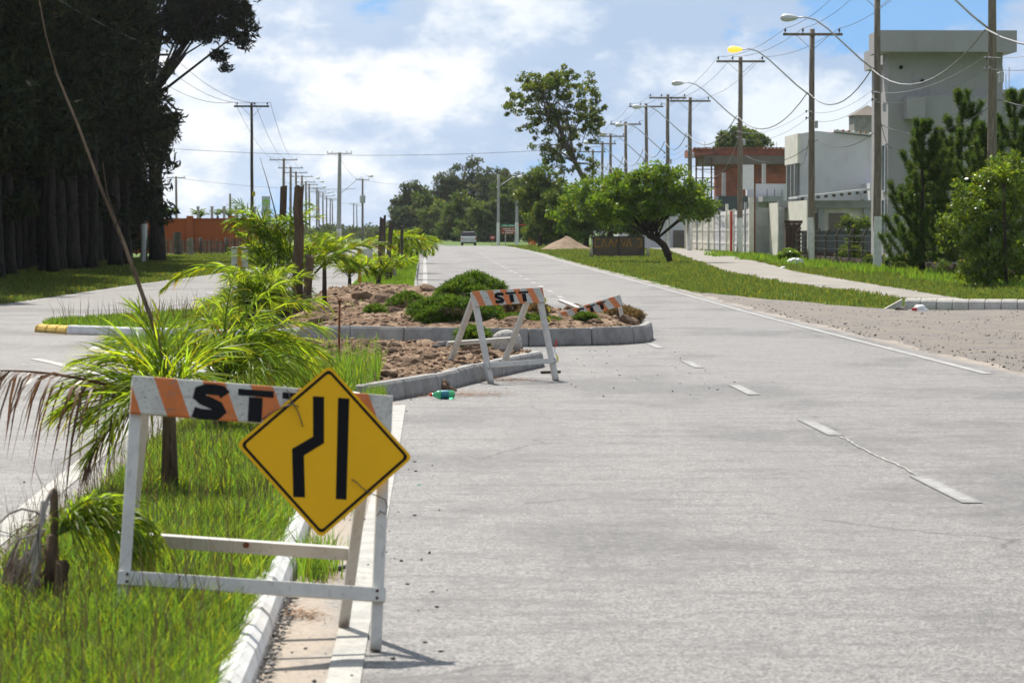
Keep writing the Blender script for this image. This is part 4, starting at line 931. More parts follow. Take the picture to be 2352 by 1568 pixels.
turf('dry matted sods between mound and fallen barricade', [(gl(1205, 712, 45.6), (.26, .3, .2), .2), (gl(1226, 726, 45.25), (.24, .32, .15), .2)], 2600, .10, 67, .9)
turf('green sod lying on the kerb behind the straddling barricade', [(gl(1190, 742, 44.0), (.3, .2, .11), .2), (gl(1250, 745, 43.9), (.22, .2, .08), .2)], 2600, .10, 68, .1)
turf('green tuft beside the broken concrete block', [(gl(1085, 800, 37.0, .3), (.17, .2, .14), .2)], 1800, .13, 69, .1)
turf('scruffy tuft on the rim of the dug hollow', [(gl(930, 700, 50), (.3, .3, .16), .25)], 1600, .11, 70, .3)
turf('small dark tuft low in the dug soil', [(gl(860, 725, 46), (.16, .2, .1), .25)], 1000, .11, 71, .3)
# ---- broken concrete block, rod, bottle, litter
def lump(name, label, cat, seed, c, s, mat, rough=.3, sub=3, sq=(1, 1, 1), rz=0):
    me = blobmesh(seed, sub, rough, sq); me.materials.append(MATS[mat]); o = link(name, me); o.location = c; o.scale = s; o.rotation_euler = (0, 0, rz); return tag(o, label, cat)
p = A(1160, 790, 37.2); lump('concrete_block', 'broken pale concrete block leaning on the soil behind the barricade', 'concrete', 80, (A(1166, 797, 36.6).x, 36.6, .29), (.19, .13, .16), 'stone_grey', .12, 3)
p = A(1030, 795, 37.5); lump('concrete_slab', 'flat grey concrete fragment in the soil beside the green tuft', 'concrete', 81, (p.x-.1, 37.5, .22), (.12, .1, .05), 'pebble', .3, 2)
b0 = Vector((A(778, 800, 31.8).x, 31.8, .15)); t = thing('rusty_rod', 'rusty iron rod standing in the soil', 'rod', b0)
MB().tube([b0-Vector((0, 0, .06)), A(779, 770, 31.8), A(780, 692, 31.8)], .012, 8).build('shaft', 'rust', t, b0, True); MB().lathe([(.02, 0), (.024, .02), (.018, .03)], A(780, 694, 31.8), 8).build('head', 'rust', t, b0)
bt = G(1020, 921); t = thing('plastic_bottle', 'green plastic drink bottle with blue label and red cap', 'bottle', (bt.x, bt.y, .022+.042), 0, None, (0, R(90), R(4)))
MB().lathe([(.02, -.105), (.036, -.10), (.042, -.085), (.042, .035), (.041, .05), (.034, .075), (.020, .10), (.014, .115), (.014, .12)], (0, 0, 0), 20, Matrix.Rotation(PI, 3, 'X')).build('body', 'bottle_green', t, None, True)
MB().lathe([(.0428, -.045), (.0434, -.04), (.0434, .028), (.0428, .032)], (0, 0, 0), 20, Matrix.Rotation(PI, 3, 'X')).build('label_band', 'bottle_label', t, None, True)
MB().lathe([(.017, .118), (.017, .138), (.015, .14)], (0, 0, 0), 14, Matrix.Rotation(PI, 3, 'X')).build('cap', 'bottle_cap', t)
p = G(1000, 903); tl = thing('soil_heap', 'heap of brown soil and pine needles against the grey kerb', 'soil', (p.x, p.y, .02))
for i, (dx, dy, s) in enumerate(((0, 0, .11), (-.12, -.1, .08), (.1, .05, .07), (-.2, -.22, .05))):
    me = blobmesh(90+i, 3, .4, (1.5, 1, .75)); me.materials.append(MATS['soil_clod']); o = link('clod', me, tl); o.location = (dx, dy, s*.25); o.scale = (s, s, s)
def needles(label, px, py, n, sx, sy, rot=0, seed=1, z=.024):
    rgn = np.random.default_rng(seed); c = G(px, py); a = rgn.uniform(0, 2*PI, n); l = rgn.uniform(.04, .11, n)
    u = rgn.normal(0, sx, n); v = rgn.normal(0, sy, n); x = c.x+u*math.cos(rot)-v*math.sin(rot); y = c.y+u*math.sin(rot)+v*math.cos(rot)
    P0 = np.stack([x, y, z+rgn.uniform(0, .02, n)], 1); d = np.stack([np.cos(a), np.sin(a), rgn.uniform(-.1, .15, n)], 1)*l[:, None]
    V, F = strips(np.stack([P0, P0+d], 1), np.full((n, 2), .004), np.tile([0, 0, 1.], (n, 1))*.0+unit(np.cross(d, [0, 0, 1.])))
    return tag(npmesh('needle_litter', V, F, 'needle_litter'), label, 'litter', None, 'stuff')
needles('fallen pine needles gathered by the green bottle', 1055, 912, 900, .32, .3, .3, 1); needles('fallen pine needles under the straddling barricade', 1180, 878, 500, .22, .25, .3, 2)
needles('pine needles at the foot of the white kerb', 690, 1425, 120, .05, .1, .3, 3); needles('pine needles under the sign beside the kerb', 740, 1325, 160, .08, .3, .2, 4)
needles('pine needles in the corner of the median nose', 255, 845, 500, .3, .2, .2, 5); needles('pine needles along the yellow kerb nose', 150, 772, 500, .4, .2, .1, 6); needles('needles in the left gutter', 230, 1060, 200, .1, 1.2, .1, 7)
p = G(1262, 862); tag(MB().bar((p.x-.1, p.y, .035), (p.x+.13, p.y+.05, .04), .035, .03).build('wood_chip', 'old_wood', None, None, False, .004), 'loose piece of brown wood lying by the kerb end', 'wood')
p = G(770, 1322); t = tag(MB().tube([(p.x-.09, p.y-.12, .03), (p.x, p.y, .034), (p.x+.06, p.y+.08, .036)], [.006, .010, .011], 8).build('rubber_strip', 'rubber', None, None, True), 'black rubber strip lying between white kerb and edge line', 'litter')
p = G(690, 1312); tag(MB().tube([(p.x-.1, p.y-.06, .03), (p.x+.05, p.y+.1, .034)], [.008, .012], 8).build('rubber_strip', 'rubber', None, None, True), 'black rubber strip half hidden behind the lower barricade bar', 'litter')
p = G(210, 980); me = blobmesh(95, 3, .25, (1.5, 1, .8)); me.materials.append(MATS['cone_husk']); o = link('pine_cone', me); o.location = (p.x, p.y, .045); o.scale = (.03, .03, .03); tag(o, 'brown pine cone lying on the left road', 'pine cone')
p = G(963, 1121); tag(MB().box((p.x, p.y, .025), (.03, .02, .004)).build('glass_shard', 'bottle_green'), 'tiny green shard on the asphalt', 'litter')
def bag(label, px, py, y, s, seed, mat='bag_white'):
    p = A(px, py, y); z = H(p.x, p.y); me = blobmesh(seed, 3, .6, (1.4, .8, .7)); me.materials.append(MATS[mat]); o = link('plastic_bag', me); o.location = (p.x, p.y, z+s*.45); o.scale = (s, s, s); return tag(o, label, 'litter')
bag('crumpled white plastic bag in the grass by the dark brick pillar', 1828, 607, 131, .22, 97); bag('white wrapper lying in front of the corner kerb', 2112, 716, 60.6, .1, 98); bag('torn yellow and white tape heap at the rear leg of the barricade', 990, 803, 36.5, .10, 99, 'tape_yellow')
bag('pale plastic scrap near the white bag in the grass', 1800, 618, 120, .08, 96)
p = A(2100, 716, 60.55); tag(MB().box((p.x, p.y, .07), (.1, .06, .06)).build('juice_carton', 'red_paint', None, None, False, .006), 'small red carton beside the white wrapper', 'litter')
p = A(2068, 712, 61.1); me = blobmesh(93, 2, .4, (1.5, .8, .7)); me.materials.append(MATS['pebble']); o = link('dark_stone', me); o.location = (p.x, 60.9, .06); o.scale = (.09, .08, .08); tag(o, 'dark stone in front of the first corner kerb stone', 'stone')
# ---- small marker plates on yellow posts
def marker(label, px, py0, py1, pw, y, zb, side=0):
    b0 = Vector((A(px, 600, y).x, y, zb)); t = thing('marker_plate', label, 'marker', b0); top = A(px, py0, y); bot = A(px, py1, y); wd = pw/FPX*y
    MB().bar(b0-Vector((0, 0, .05)), Vector((b0.x, y, top.z-.02)), .075, .05, (1, 0, 0)).build('post', 'marker_yellow', t, b0, False, .004)
    MB().box((b0.x+side, y+.045, (top.z+bot.z)/2), (wd, .012, top.z-bot.z)).build('plate', 'sign_back', t, b0, False, .004)
marker('blank pale marker plate behind the left fronds of the largest palm', 550, 567, 614, 38, 53, .13); marker('pale marker plate on a yellow post beyond the dug soil', 826, 571, 612, 36, 71, .15, .12)
# ------------------------------------------------------------------ utility poles and wires
POLES = []
def insul(parent, off, p, s=1.0):
    p = Vector(p); return MB().lathe([(.018*s, 0), (.018*s, .06*s), (.05*s, .07*s), (.055*s, .13*s), (.035*s, .15*s), (.05*s, .17*s), (.03*s, .21*s)], p, 8).build('insulator', 'ceramic', parent, off)
def lamp_arm(t, b0, zb, dx, rise, headmat='lamp_white', r=.035, dy=0.):
    P = lambda a, z: Vector((b0.x+dx*a, b0.y+dy*a, zb+z*rise))
    arm = MB().tube([P(0, 0), P(.2, .24), P(.42, .55), P(.6, .8), P(.74, .95), P(.86, 1.0), P(.97, .985)], [r, r, r*.95, r*.9, r*.85, r*.8, r*.8], 7).build('lamp_arm', 'galv', t, b0, True)
    s = 1 if dx > 0 else -1
    M = Matrix.Rotation(R(90)*s, 3, 'Y') @ Matrix.Rotation(R(0), 3, 'X')
    MB().lathe([(.05, 0), (.075, .05), (.13, .22), (.155, .42), (.13, .58), (.05, .66)], P(.95, .985), 12, M).build('lamp_head', headmat, arm, b0, True)
    return arm
def pole(label, x, y, h, cross=True, lamp=None, wood='pole_wood', white=2.1, r=.165, armz=-.25, arml=2.7, low=True, z0=None, grp=None, name='utility_pole', lit=False, ins=(-1.25, -.45, 1.2), head=3.3, detail=True):
    z0 = H(x, y) if z0 is None else z0; b0 = Vector((x, y, z0)); t = thing(name, label, 'pole', b0, 0, grp); rgp = random.Random(int(y*31+x*7))
    lx, ly = rgp.uniform(-.12, .12), rgp.uniform(-.1, .1)
    path = [b0+Vector((lx*f+rgp.uniform(-.025, .025), ly*f, h*f)) for f in (0, .2, .4, .6, .8, 1)]; path[0].z -= .1
    MB().tube(path, [r*(1-.3*f) for f in (0, .2, .4, .6, .8, 1)], 10).build('shaft', wood, t, b0, True)
    if white: MB().tube([b0-Vector((0, 0, .08)), b0+Vector((lx*.1, 0, white*.5)), b0+Vector((lx*.2, 0, white))], [r*1.03, r*1.02, r*1.0], 12, False).build('whitewashed_base', 'whitewash', t, b0, True)
    top = b0+Vector((lx, ly, h)); POLES.append((t, top))
    if cross:
        c = top+Vector((0, -r, armz)); ca = MB().box(c, (arml, .1, .12)).build('crossarm', wood, t, b0, False, .01)
        for s in (-1, 1): MB().tube([c+Vector((s*.75*arml/2.7, -.03, -.05)), c+Vector((s*.06, 0, -.65))], .014, 5).build('brace', 'galv', t, b0)
        for q in ins: insul(ca, b0, c+Vector((q*arml/2.7, 0, .06)), 1.0)
    if lamp: lamp_arm(t, b0, lamp[0], lamp[1], lamp[2], 'lamp_lit' if lit else 'lamp_white')
    if low:
        for i, dz in enumerate((6.9, 6.6)):
            m = MB(); m.bar((x+lx*.6, y-r*.8, z0+dz), (x+lx*.6-.26, y-r*.8, z0+dz), .04, .04); br = m.build('bracket', 'galv', t, b0); insul(br, b0, (x-.24, y-r*.8, z0+dz-.1), .7)
        MB().box((x+.24, y, z0+6.3), (.13, .16, .34)).build('junction_box', 'galv', t, b0, False, .01); MB().tube([(x+.05, y, z0+6.4), (x+.24, y, z0+6.45)], .012, 5).build('conduit', 'galv', t, b0)
    return t, top
G_R = 'utility poles along the footpath'
RP = [(66, 11.0, 'beyond the corner kerb'), (91.6, 10.9, 'standing in the glossy bush'), (115, 11.0, 'before the grey building'), (135, 10.6, 'by the dark brick pillar'), (165.6, 11.0, 'before the white gates'), (197, 10.1, 'beside the brick building'), (215, 11.1, 'behind the small crooked tree'), (235, 11.3, ''), (258, 10.75, ''), (280, 10.5, ''), (294, 10.3, ''), (310, 10.0, '')]
TOPS = []
for i, (y, h, wh) in enumerate(RP):
    lb = 'wooden utility pole with curved street lamp '+wh if wh else 'distant wooden utility pole with street lamp receding along the footpath'
    if y == 135: lb = 'wooden utility pole with glowing orange street lamp by the dark brick pillar'
    t, tp = pole(lb, 17.5, y, h, True, (7.75 if y < 200 else 7.2, -3.3, 2.15), lit=(y == 135), grp=None if wh else G_R, wood='pole_wood'); TOPS.append((tp, H(17.5, y)))
def wirerun(name, label, pts, sag, r, mat, cat='cable', grp=None, n=10):
    m = MB(); path = []
    for a, b in zip(pts[:-1], pts[1:]):
        a, b = Vector(a), Vector(b)
        for i in range(n): f = i/n; path.append(a.lerp(b, f)-Vector((0, 0, sag*4*f*(1-f)*min(1, (b-a).length/25))))
    path.append(Vector(pts[-1])); m.tube(path, r, 4, True)
    return tag(m.build(name, mat, None, None, True), label, cat, grp)
for q, nm in ((-1.25, 'outer road side'), (-.45, 'middle'), (1.2, 'wall side')):
    wirerun('power_line', f'thin high voltage line on the {nm} insulators of the footpath poles', [(tp.x+q, tp.y-.15, tp.z+.02) for tp, z in TOPS], .35, .011, 'cable')
wirerun('twisted_cable', 'thick pale twisted cable sagging between the footpath poles', [(tp.x-.22, tp.y-.2, z+7.75) for tp, z in TOPS], 1.15, .03, 'cable_pale')
wirerun('telephone_line', 'upper telephone line strung on the footpath poles', [(tp.x-.26, tp.y-.2, z+6.9) for tp, z in TOPS], .45, .008, 'cable_pale'); wirerun('telephone_line', 'lower telephone line strung on the footpath poles', [(tp.x-.26, tp.y-.2, z+6.55) for tp, z in TOPS], .5, .008, 'cable')
wirerun('service_cable', 'dark service cable drooping below the telephone lines', [(tp.x+.2, tp.y-.2, z+5.6) for tp, z in TOPS], .7, .016, 'cable')
wirerun('house_drop', 'service wire from a footpath pole to the white house', [(17.5, 135, 6.6), (21.8, 173, 5.6)], .7, .014, 'cable')
wirerun('house_drop', 'service wire from a footpath pole to the grey building', [(17.6, 115, 5.9), (20.4, 130, 5.3)], .5, .014, 'cable')
wirerun('house_drop', 'service wire from a footpath pole to the brick building', [(17.5, 165.6, 7), (22.8, 238, 6.2)], .9, .016, 'cable_pale')
# left hand poles
_, tA = pole('dark pole with whitewashed base standing among the pines', -14.5, 155, 11.0, True, None, 'pole_dark', 2.05, .17, low=False)
_, tB = pole('bare dark wooden pole with a single crossarm before the picket fence', A(578, 300, 195).x, 195, 10.0, True, None, 'pole_dark', 0, .12, -.22, 2.3, False, ins=(-1.1, .2, 1.2))
MB().box((tB.x+.12, 194.85, 4.1), (.2, .15, .3)).build('meter_box', 'tape_yellow', POLES[-1][0], POLES[-1][0].location)
LT = []
for i, (px, py) in enumerate(((652, 364), (666, 383), (680, 394), (693, 403), (703, 416), (711, 422), (727, 430), (733, 438), (742, 442), (750, 449), (758, 455), (764, 458), (812, 466), (820, 470))):
    y = 9.35*FPX/(532-py); p = A(px, py, y)
    t, tp = pole('far concrete pole of the lamp row on the left road', p.x, y, p.z, True, (p.z-2.6, 3.2, 1.6) if i in (2, 3, 4, 6, 7, 9, 11) else None, 'pole_wood', 0, .22, -.2, 3.6, False, 0, 'far lamp poles on the left road'); LT.append(tp)
_, tC = pole('thick pale concrete pole with crossarm and street lamp', A(778, 400, 352).x, 352, A(778, 350, 352).z, True, (6.0, 3.6, 2.2), 'concrete_pole', 2.0, .29, -.15, 2.9, False, ins=(-1.3, -.8, .8, 1.3))
_, tD = pole('thin far pole with a transformer', A(832, 410, 520).x, 520, A(832, 410, 520).z, True, None, 'pole_wood', 0, .22, -.2, 2.4, False, 0)
MB().lathe([(.45, 0), (.5, .2), (.5, 1.2), (.4, 1.4)], (tD.x, 519.6, 6.6), 10).build('transformer', 'galv', POLES[-1][0], POLES[-1][0].location)
_, tE = pole('lone pole behind the orange wall by the pine row', A(405, 405, 420).x, 420, A(405, 405, 420).z, True, None, 'pole_wood', 0, .2, -.2, 2.6, False, 0)
pole('short pole behind the middle of the orange wall', A(530, 445, 300).x, 300, A(530, 445, 300).z, False, None, 'pole_wood', 0, .14, low=False, z0=0)
for q, nm in ((-1.1, 'left'), (.2, 'middle'), (1.2, 'right')):
    wirerun('power_line', f'thin power line leaving the {nm} insulator of the bare dark pole', [(-14.5+q, 60, 10.9), (tA.x+q, tA.y, tA.z), (tB.x+q, tB.y, tB.z+.05), (LT[0].x+q, LT[0].y, LT[0].z), (LT[5].x+q, LT[5].y, LT[5].z), (LT[11].x+q, LT[11].y, LT[11].z)], .9, .014, 'cable')
wirerun('crossing_cable', 'single cable crossing high over both roads', [(-31, 262, 9.6), (17.4, 280, 9.7)], 1.1, .018, 'cable', n=24)
wirerun('branch_line', 'wire from the thick concrete pole to the thin far pole', [(tC.x, 352, tC.z-.6), (tD.x, 520, tD.z-.3), (10, 640, 12)], .8, .02, 'cable'); wirerun('branch_line', 'wire leaving the lone pole behind the orange wall', [(tE.x-20, 430, 10.2), (tE.x, 420, tE.z-.2), (tE.x+24, 470, 8.4), (LT[0].x, LT[0].y, 8)], .6, .018, 'cable')

# ------------------------------------------------------------------ buildings on the right
def bxp(t, off, name, mat, x0, x1, y0, y1, z0, z1, parent=None, bev=0): return MB().box(((x0+x1)/2, (y0+y1)/2, (z0+z1)/2), (x1-x0, y1-y0, z1-z0)).build(name, mat, parent or t, off, False, bev)
def win(t, off, x0, x1, y, z0, z1, side=None, parent=None):   # window on a face towards the viewer, or on a road face when side is given
    if side is None:
        f = MB()
        for a, b, c, d in ((x0, x1, z0, z0+.07), (x0, x1, z1-.07, z1), (x0, x0+.07, z0+.07, z1-.07), (x1-.07, x1, z0+.07, z1-.07)): f.box(((a+b)/2, y-.03, (c+d)/2), (b-a, .1, d-c))
        w_ = f.build('window', 'galv', t, off); MB().box(((x0+x1)/2, y-.01, (z0+z1)/2), (x1-x0-.14, .03, z1-z0-.14)).build('pane', 'glass', w_, off)
    else:
        f = MB()
        for a, b, c, d in ((x0, x1, z0, z0+.07), (x0, x1, z1-.07, z1), (x0, x0+.07, z0+.07, z1-.07), (x1-.07, x1, z0+.07, z1-.07)): f.box((side-.03, (a+b)/2, (c+d)/2), (.1, b-a, d-c))
        w_ = f.build('window', 'galv', t, off); MB().box((side-.01, (x0+x1)/2, (z0+z1)/2), (.03, x1-x0-.14, z1-z0-.14)).build('pane', 'glass', w_, off)
    return w_
# tall grey building
o = Vector((20.3, 130, 0)); t = thing('grey_building', 'tall plain grey rendered building with overhanging flat roof slab', 'building', o)
bxp(t, o, 'wall', 'plaster_grey', 20.28, 25.3, 130.4, 132.0, 0, 9.45); bxp(t, o, 'rear_wall', 'plaster_grey', 21.3, 25.2, 132.0, 142, 0, 9.3)
bxp(t, o, 'roof_slab', 'plaster_grey', 19.72, 25.75, 129.5, 132.4, 9.45, 10.38); bxp(t, o, 'rear_roof_slab', 'plaster_grey', 21.0, 25.7, 132.4, 142.5, 9.3, 10.2)
bx = bxp(t, o, 'box_bay', 'plaster_grey', 20.95, 21.75, 129.4, 130.4, 6.55, 7.5); bxp(t, o, 'wing', 'plaster_grey', 25.3, 34, 131.5, 141, 0, 7.75); bxp(t, o, 'wing_panel', 'plaster_grey', 21.76, 25.28, 130.15, 130.4, 0, 7.6)
bxp(t, o, 'wing_coping', 'plaster_white', 25.3, 34.1, 131.3, 141.1, 7.75, 7.9)
for k, z in enumerate((3.4, 1.0)): win(t, o, 130.7, 131.7, 0, z, z+2.1, 20.28)
for px, py in ((2069, 155), (2118, 187)): q = A(px, py, 130.4); MB().lathe([(.09, 0), (.09, .06)], (q.x, 130.36, q.z), 10, Matrix.Rotation(R(90), 3, 'X')).build('vent_hole', 'dark_gap', t, o)
for k in range(3): MB().tube([(26.2+.15*k, 135, 7.9), (26.2+.15*k, 135, 9.1-.3*(k % 2))], .02, 5).build('roof_rod', 'galv', t, o)
# white gable house
o = Vector((21.7, 172, 0)); t = thing('white_house', 'white two storey house with plain side wall and columned street front', 'building', o)
MB().add([(21.7, 172, 0), (27.5, 172, 0), (27.5, 172, 6.95), (22.6, 172, 7.45), (21.7, 172, 7.3), (21.7, 178, 0), (27.5, 178, 0), (27.5, 178, 6.95), (22.6, 178, 7.45), (21.7, 178, 7.3)], [(0, 1, 2, 3, 4), (9, 8, 7, 6, 5), (0, 5, 6, 1), (1, 6, 7, 2), (2, 7, 8, 3), (3, 8, 9, 4), (4, 9, 5, 0)]).build('wall', 'plaster_white', t, o)
MB().add([(23.6, 171.8, 7.40), (27.8, 171.8, 6.98), (27.8, 178.2, 6.98), (23.6, 178.2, 7.40), (23.6, 171.8, 7.52), (27.8, 171.8, 7.10), (27.8, 178.2, 7.10), (23.6, 178.2, 7.52)], [(3, 2, 1, 0), (4, 5, 6, 7), (0, 1, 5, 4), (1, 2, 6, 5), (2, 3, 7, 6), (3, 0, 4, 7)]).build('roof', 'roof_sheet', t, o)
for k in range(12): MB().tube([(23.8+.33*k, 171.72, 7.50-.033*k), (23.8+.33*k, 178.2, 7.50-.033*k)], .06, 6).build('roof_tile', 'roof_tile' if k % 3 else 'roof_sheet', t, o)
bxp(t, o, 'parapet', 'plaster_cream', 21.5, 21.7, 171.9, 178, 5.6, 7.3)
for k, (ya, z1) in enumerate(((172.6, 5.6), (174.3, 5.6), (176.3, 5.6))): bxp(t, o, 'column', 'cement', 21.42, 21.66, ya, ya+.3, 0, z1)
for ya in (173.0, 174.8, 176.8): win(t, o, ya, ya+1.1, 0, 3.2, 5.4, 21.7)
bxp(t, o, 'side_annexe', 'plaster_white', 25.2, 26.6, 168.5, 172, 0, 4.4)
# garage under construction in front of it
o = Vector((19.2, 160, 0)); t = thing('half_built_garage', 'half built garage with grey concrete beam, columns and pale infill', 'building', o)
bxp(t, o, 'infill_wall', 'plaster_cream', 19.3, 24.4, 160.3, 160.6, 0, 2.92)
bxp(t, o, 'beam', 'cement', 19.0, 24.6, 160.0, 160.4, 2.92, 3.32)
for x in (19.0, 21.15, 23.6): bxp(t, o, 'column', 'cement', x, x+.32, 159.98, 160.32, 0, 2.9)
for xa, xb in ((20.05, 21.12), (21.75, 22.6)): bxp(t, o, 'door_panel', 'brown_door', xa, xb, 160.2, 160.29, .3, 2.65)
m = MB(); m.add([(19.9, 159.3, 3.42), (23.9, 159.3, 3.85), (23.9, 163, 3.85), (19.9, 163, 3.42), (19.9, 159.3, 3.52), (23.9, 159.3, 3.97), (23.9, 163, 3.97), (19.9, 163, 3.52)], [(3, 2, 1, 0), (4, 5, 6, 7), (0, 1, 5, 4), (1, 2, 6, 5), (2, 3, 7, 6), (3, 0, 4, 7)]); m.build('canopy_roof', 'roof_sheet', t, o)
for k in range(9): MB().box((20.2+.42*k, 159.27, 3.40+.045*k), (.18, .04, .14)).build('rafter_end', 'old_wood', t, o)
for x in (20.3, 23.6): bxp(t, o, 'post', 'cement', x, x+.15, 161.0, 161.15, 3.0, 3.4)
# low blue grey wall behind the fence
o = Vector((19.0, 150, 0)); t = thing('low_wall', 'low blue grey wall behind the bent fence posts', 'wall', o)
bxp(t, o, 'wall', 'wall_bluegrey', 19.0, 27, 150, 150.2, 0, 1.62); bxp(t, o, 'coping', 'wall_bluegrey', 18.95, 27, 149.95, 150.25, 1.62, 1.70); bxp(t, o, 'plinth', 'brick_dark', 18.9, 27, 149.9, 150.0, 0, .62)
o = Vector((18.3, 147, 0)); t = thing('brick_pillar', 'dark weathered brick pillar at the fence end', 'pillar', o); mm = MB()
bxp(t, o, 'core', 'brick_dark', 17.78, 18.52, 146.7, 147.2, 0, 2.0); rk = random.Random(5)
for r_ in range(20):
    for c_ in range(3):
        x = 17.77+.25*c_+(.06 if r_ % 2 else 0); MB().box((x+.11, 146.68+rk.uniform(-.01, .01), .2+.095*r_), (.22, .05, .08)).build('brick', 'brick_dark', t, o)
bxp(t, o, 'cap', 'brick_dark', 17.7, 18.6, 146.6, 147.25, 2.05, 2.2)
# wall and gates along the path
o = Vector((18.6, 170, .3)); t = thing('boundary_wall', 'long pale boundary wall of panels and pillars along the footpath', 'wall', o)
def zat(px, X=18.6): return X*FPX/(px-975)
bxp(t, o, 'panel', 'plaster_cream', 19.5, 19.65, 152, 168.6, 0, 3.25); bxp(t, o, 'pillar', 'cement', 19.3, 19.62, 161.0, 161.35, 0, 3.3); bxp(t, o, 'return_wall', 'cement', 18.55, 19.6, 168.6, 168.8, 0, 3.0)
bxp(t, o, 'pillar', 'plaster_cream', 18.35, 18.65, 168.5, 168.9, 0, 3.6)
pil = [168.9, 172.5, 178.9, 181.0, 183.2, 187.3, 191.0, 195.0, 199.0, 203.0, 207.0, 212.0]
for i, (a, b) in enumerate(zip(pil[:-1], pil[1:])):
    zt = 2.95-.05*(i % 3); mat = 'plaster_white' if i in (0, 1, 4, 5) else 'plaster_cream'
    pn = bxp(t, o, 'panel', mat, 18.58, 18.70, a+.15, b-.15, 0, zt)
    bxp(t, o, 'pillar', 'plaster_cream' if i % 4 else 'cement', 18.50, 18.66, b-.14, b+.14, 0, zt+(.4 if i % 3 == 0 else .1))
    for z in (.9, 1.7, zt-.25): bxp(t, o, 'rail', mat, 18.555, 18.58, a+.2, b-.2, z, z+.1, pn)
    for k in range(1, 4): bxp(t, o, 'stile', mat, 18.56, 18.585, a+(b-a)*k/4-.05, a+(b-a)*k/4+.05, .1, zt-.05, pn)
bxp(t, o, 'red_post', 'red_paint', 18.4, 18.55, 179.4, 179.6, 0, 2.9)
o = Vector((17, 225, .3)); t = thing('garage_house', 'white garage wall with brown door closing the footpath view', 'building', o)
bxp(t, o, 'wall', 'plaster_white', 16.2, 20, 225, 229, 0, 3.2); bxp(t, o, 'door', 'brown_door', 18.75, 19.7, 224.9, 224.98, .35, 1.75); bxp(t, o, 'roof', 'roof_tile', 16.0, 20.2, 224.8, 229.2, 3.2, 3.4)
o = Vector((15, 262, .3)); t = thing('white_cottage', 'white cottage with red brick trim half hidden behind the trees', 'building', o)
bxp(t, o, 'wall', 'plaster_white', 17.0, 23, 262, 268, 0, 3.2); bxp(t, o, 'brick_trim', 'brick', 17.6, 20.5, 261.7, 261.98, .9, 1.25); bxp(t, o, 'roof', 'roof_tile', 16.8, 23.2, 261.8, 268.2, 3.2, 3.5)
for x in (18, 20.6): win(t, o, x, x+1.0, 262, 1.4, 2.4)
# raw brick building
o = Vector((22, 240, 0)); t = thing('brick_building', 'unfinished red brick upper floor with concrete ring beam and props', 'building', o)
q0, q1 = A(1592, 400, 240).x, A(1815, 400, 240).x
ub = bxp(t, o, 'upper_wall', 'brick', q0, q1, 240, 248, 7.75, 8.3); bxp(t, o, 'ring_beam', 'brown_door', q0+.9, q1, 239.6, 248, 7.05, 7.74)
bxp(t, o, 'lower_wall', 'brick', A(1662, 400, 240).x, q1, 240.2, 248, 0, 7.05)
for px in (1597, 1612, 1632): x = A(px, 400, 239.5).x; bxp(t, o, 'prop', 'old_wood', x, x+.12, 239.3, 239.42, 2.5, 7.6)
for z in (5.2, 5.9, 6.6): bxp(t, o, 'scaffold_plank', 'old_wood', q0+.1, q0+1.9, 239.1, 239.3, z, z+.07)
for px, z1 in ((1663, 6.2), (1755, 6.9)): x = A(px, 400, 231).x; bxp(t, o, 'concrete_post', 'concrete', x-.14, x+.14, 231, 231.3, 0, z1)
for k in range(5): x = q0+1+k*1.45; MB().tube([(x, 241, 8.3), (x+.03, 241, 8.9+.5*(k % 2))], .02, 5).build('rebar', 'rust', t, o)
rk = random.Random(9)
for k in range(26): x = q0+k*.3; MB().box((x+.14, 239.97, 8.36), (.26, .14, .1+.06*rk.random())).build('brick', 'brick', ub, o)
o = Vector((24, 230, 0)); t = thing('white_wall_house', 'blank white house wall with wire spikes below the brick building', 'building', o)
bxp(t, o, 'wall', 'plaster_white', A(1716, 400, 228).x, A(1830, 400, 228).x, 228, 229, 0, 5.3); bxp(t, o, 'lower_wall', 'wall_bluegrey', A(1650, 400, 226).x, A(1718, 400, 226).x, 226, 228.9, 0, 4.35)
bxp(t, o, 'grey_canopy', 'cement', A(1752, 400, 224).x, A(1800, 400, 224).x, 224, 227.9, 3.9, 4.3)
for k in range(4):
    x = A(1762+17*k, 400, 227.8).x
    sp_ = MB().tube([(x, 227.8, 3.2), (x, 227.8, 4.9)], .025, 5).build('spike', 'wire', t, o)
o = Vector((27.9, 190, 0)); t = thing('water_tower', 'square concrete water tank with low brown roof', 'water tank', o)
bxp(t, o, 'shaft', 'tank_concrete', 27.4, 29.2, 190.3, 192, 0, 7.4); bxp(t, o, 'tank', 'tank_concrete', A(1962, 280, 190).x, 29.5, 190, 192.4, 7.4, 9.05)
MB().add([(27.25, 189.9, 9.05), (29.6, 189.9, 9.05), (29.6, 192.5, 9.05), (27.25, 192.5, 9.05), (28.4, 191.2, 9.75)], [(3, 2, 1, 0), (0, 1, 4), (1, 2, 4), (2, 3, 4), (3, 0, 4)]).build('roof', 'brown_door', t, o)
o = Vector((A(1718, 400, 163).x, 163, 0)); t = thing('hanging_sign', 'blank white sign board hung beside the footpath pole', 'sign', o)
bxp(t, o, 'board', 'white_paint', o.x-.28, o.x+.32, 163, 163.05, 3.95, 5.3); bxp(t, o, 'post', 'rust', o.x+.34, o.x+.42, 163, 163.08, 0, 5.35)

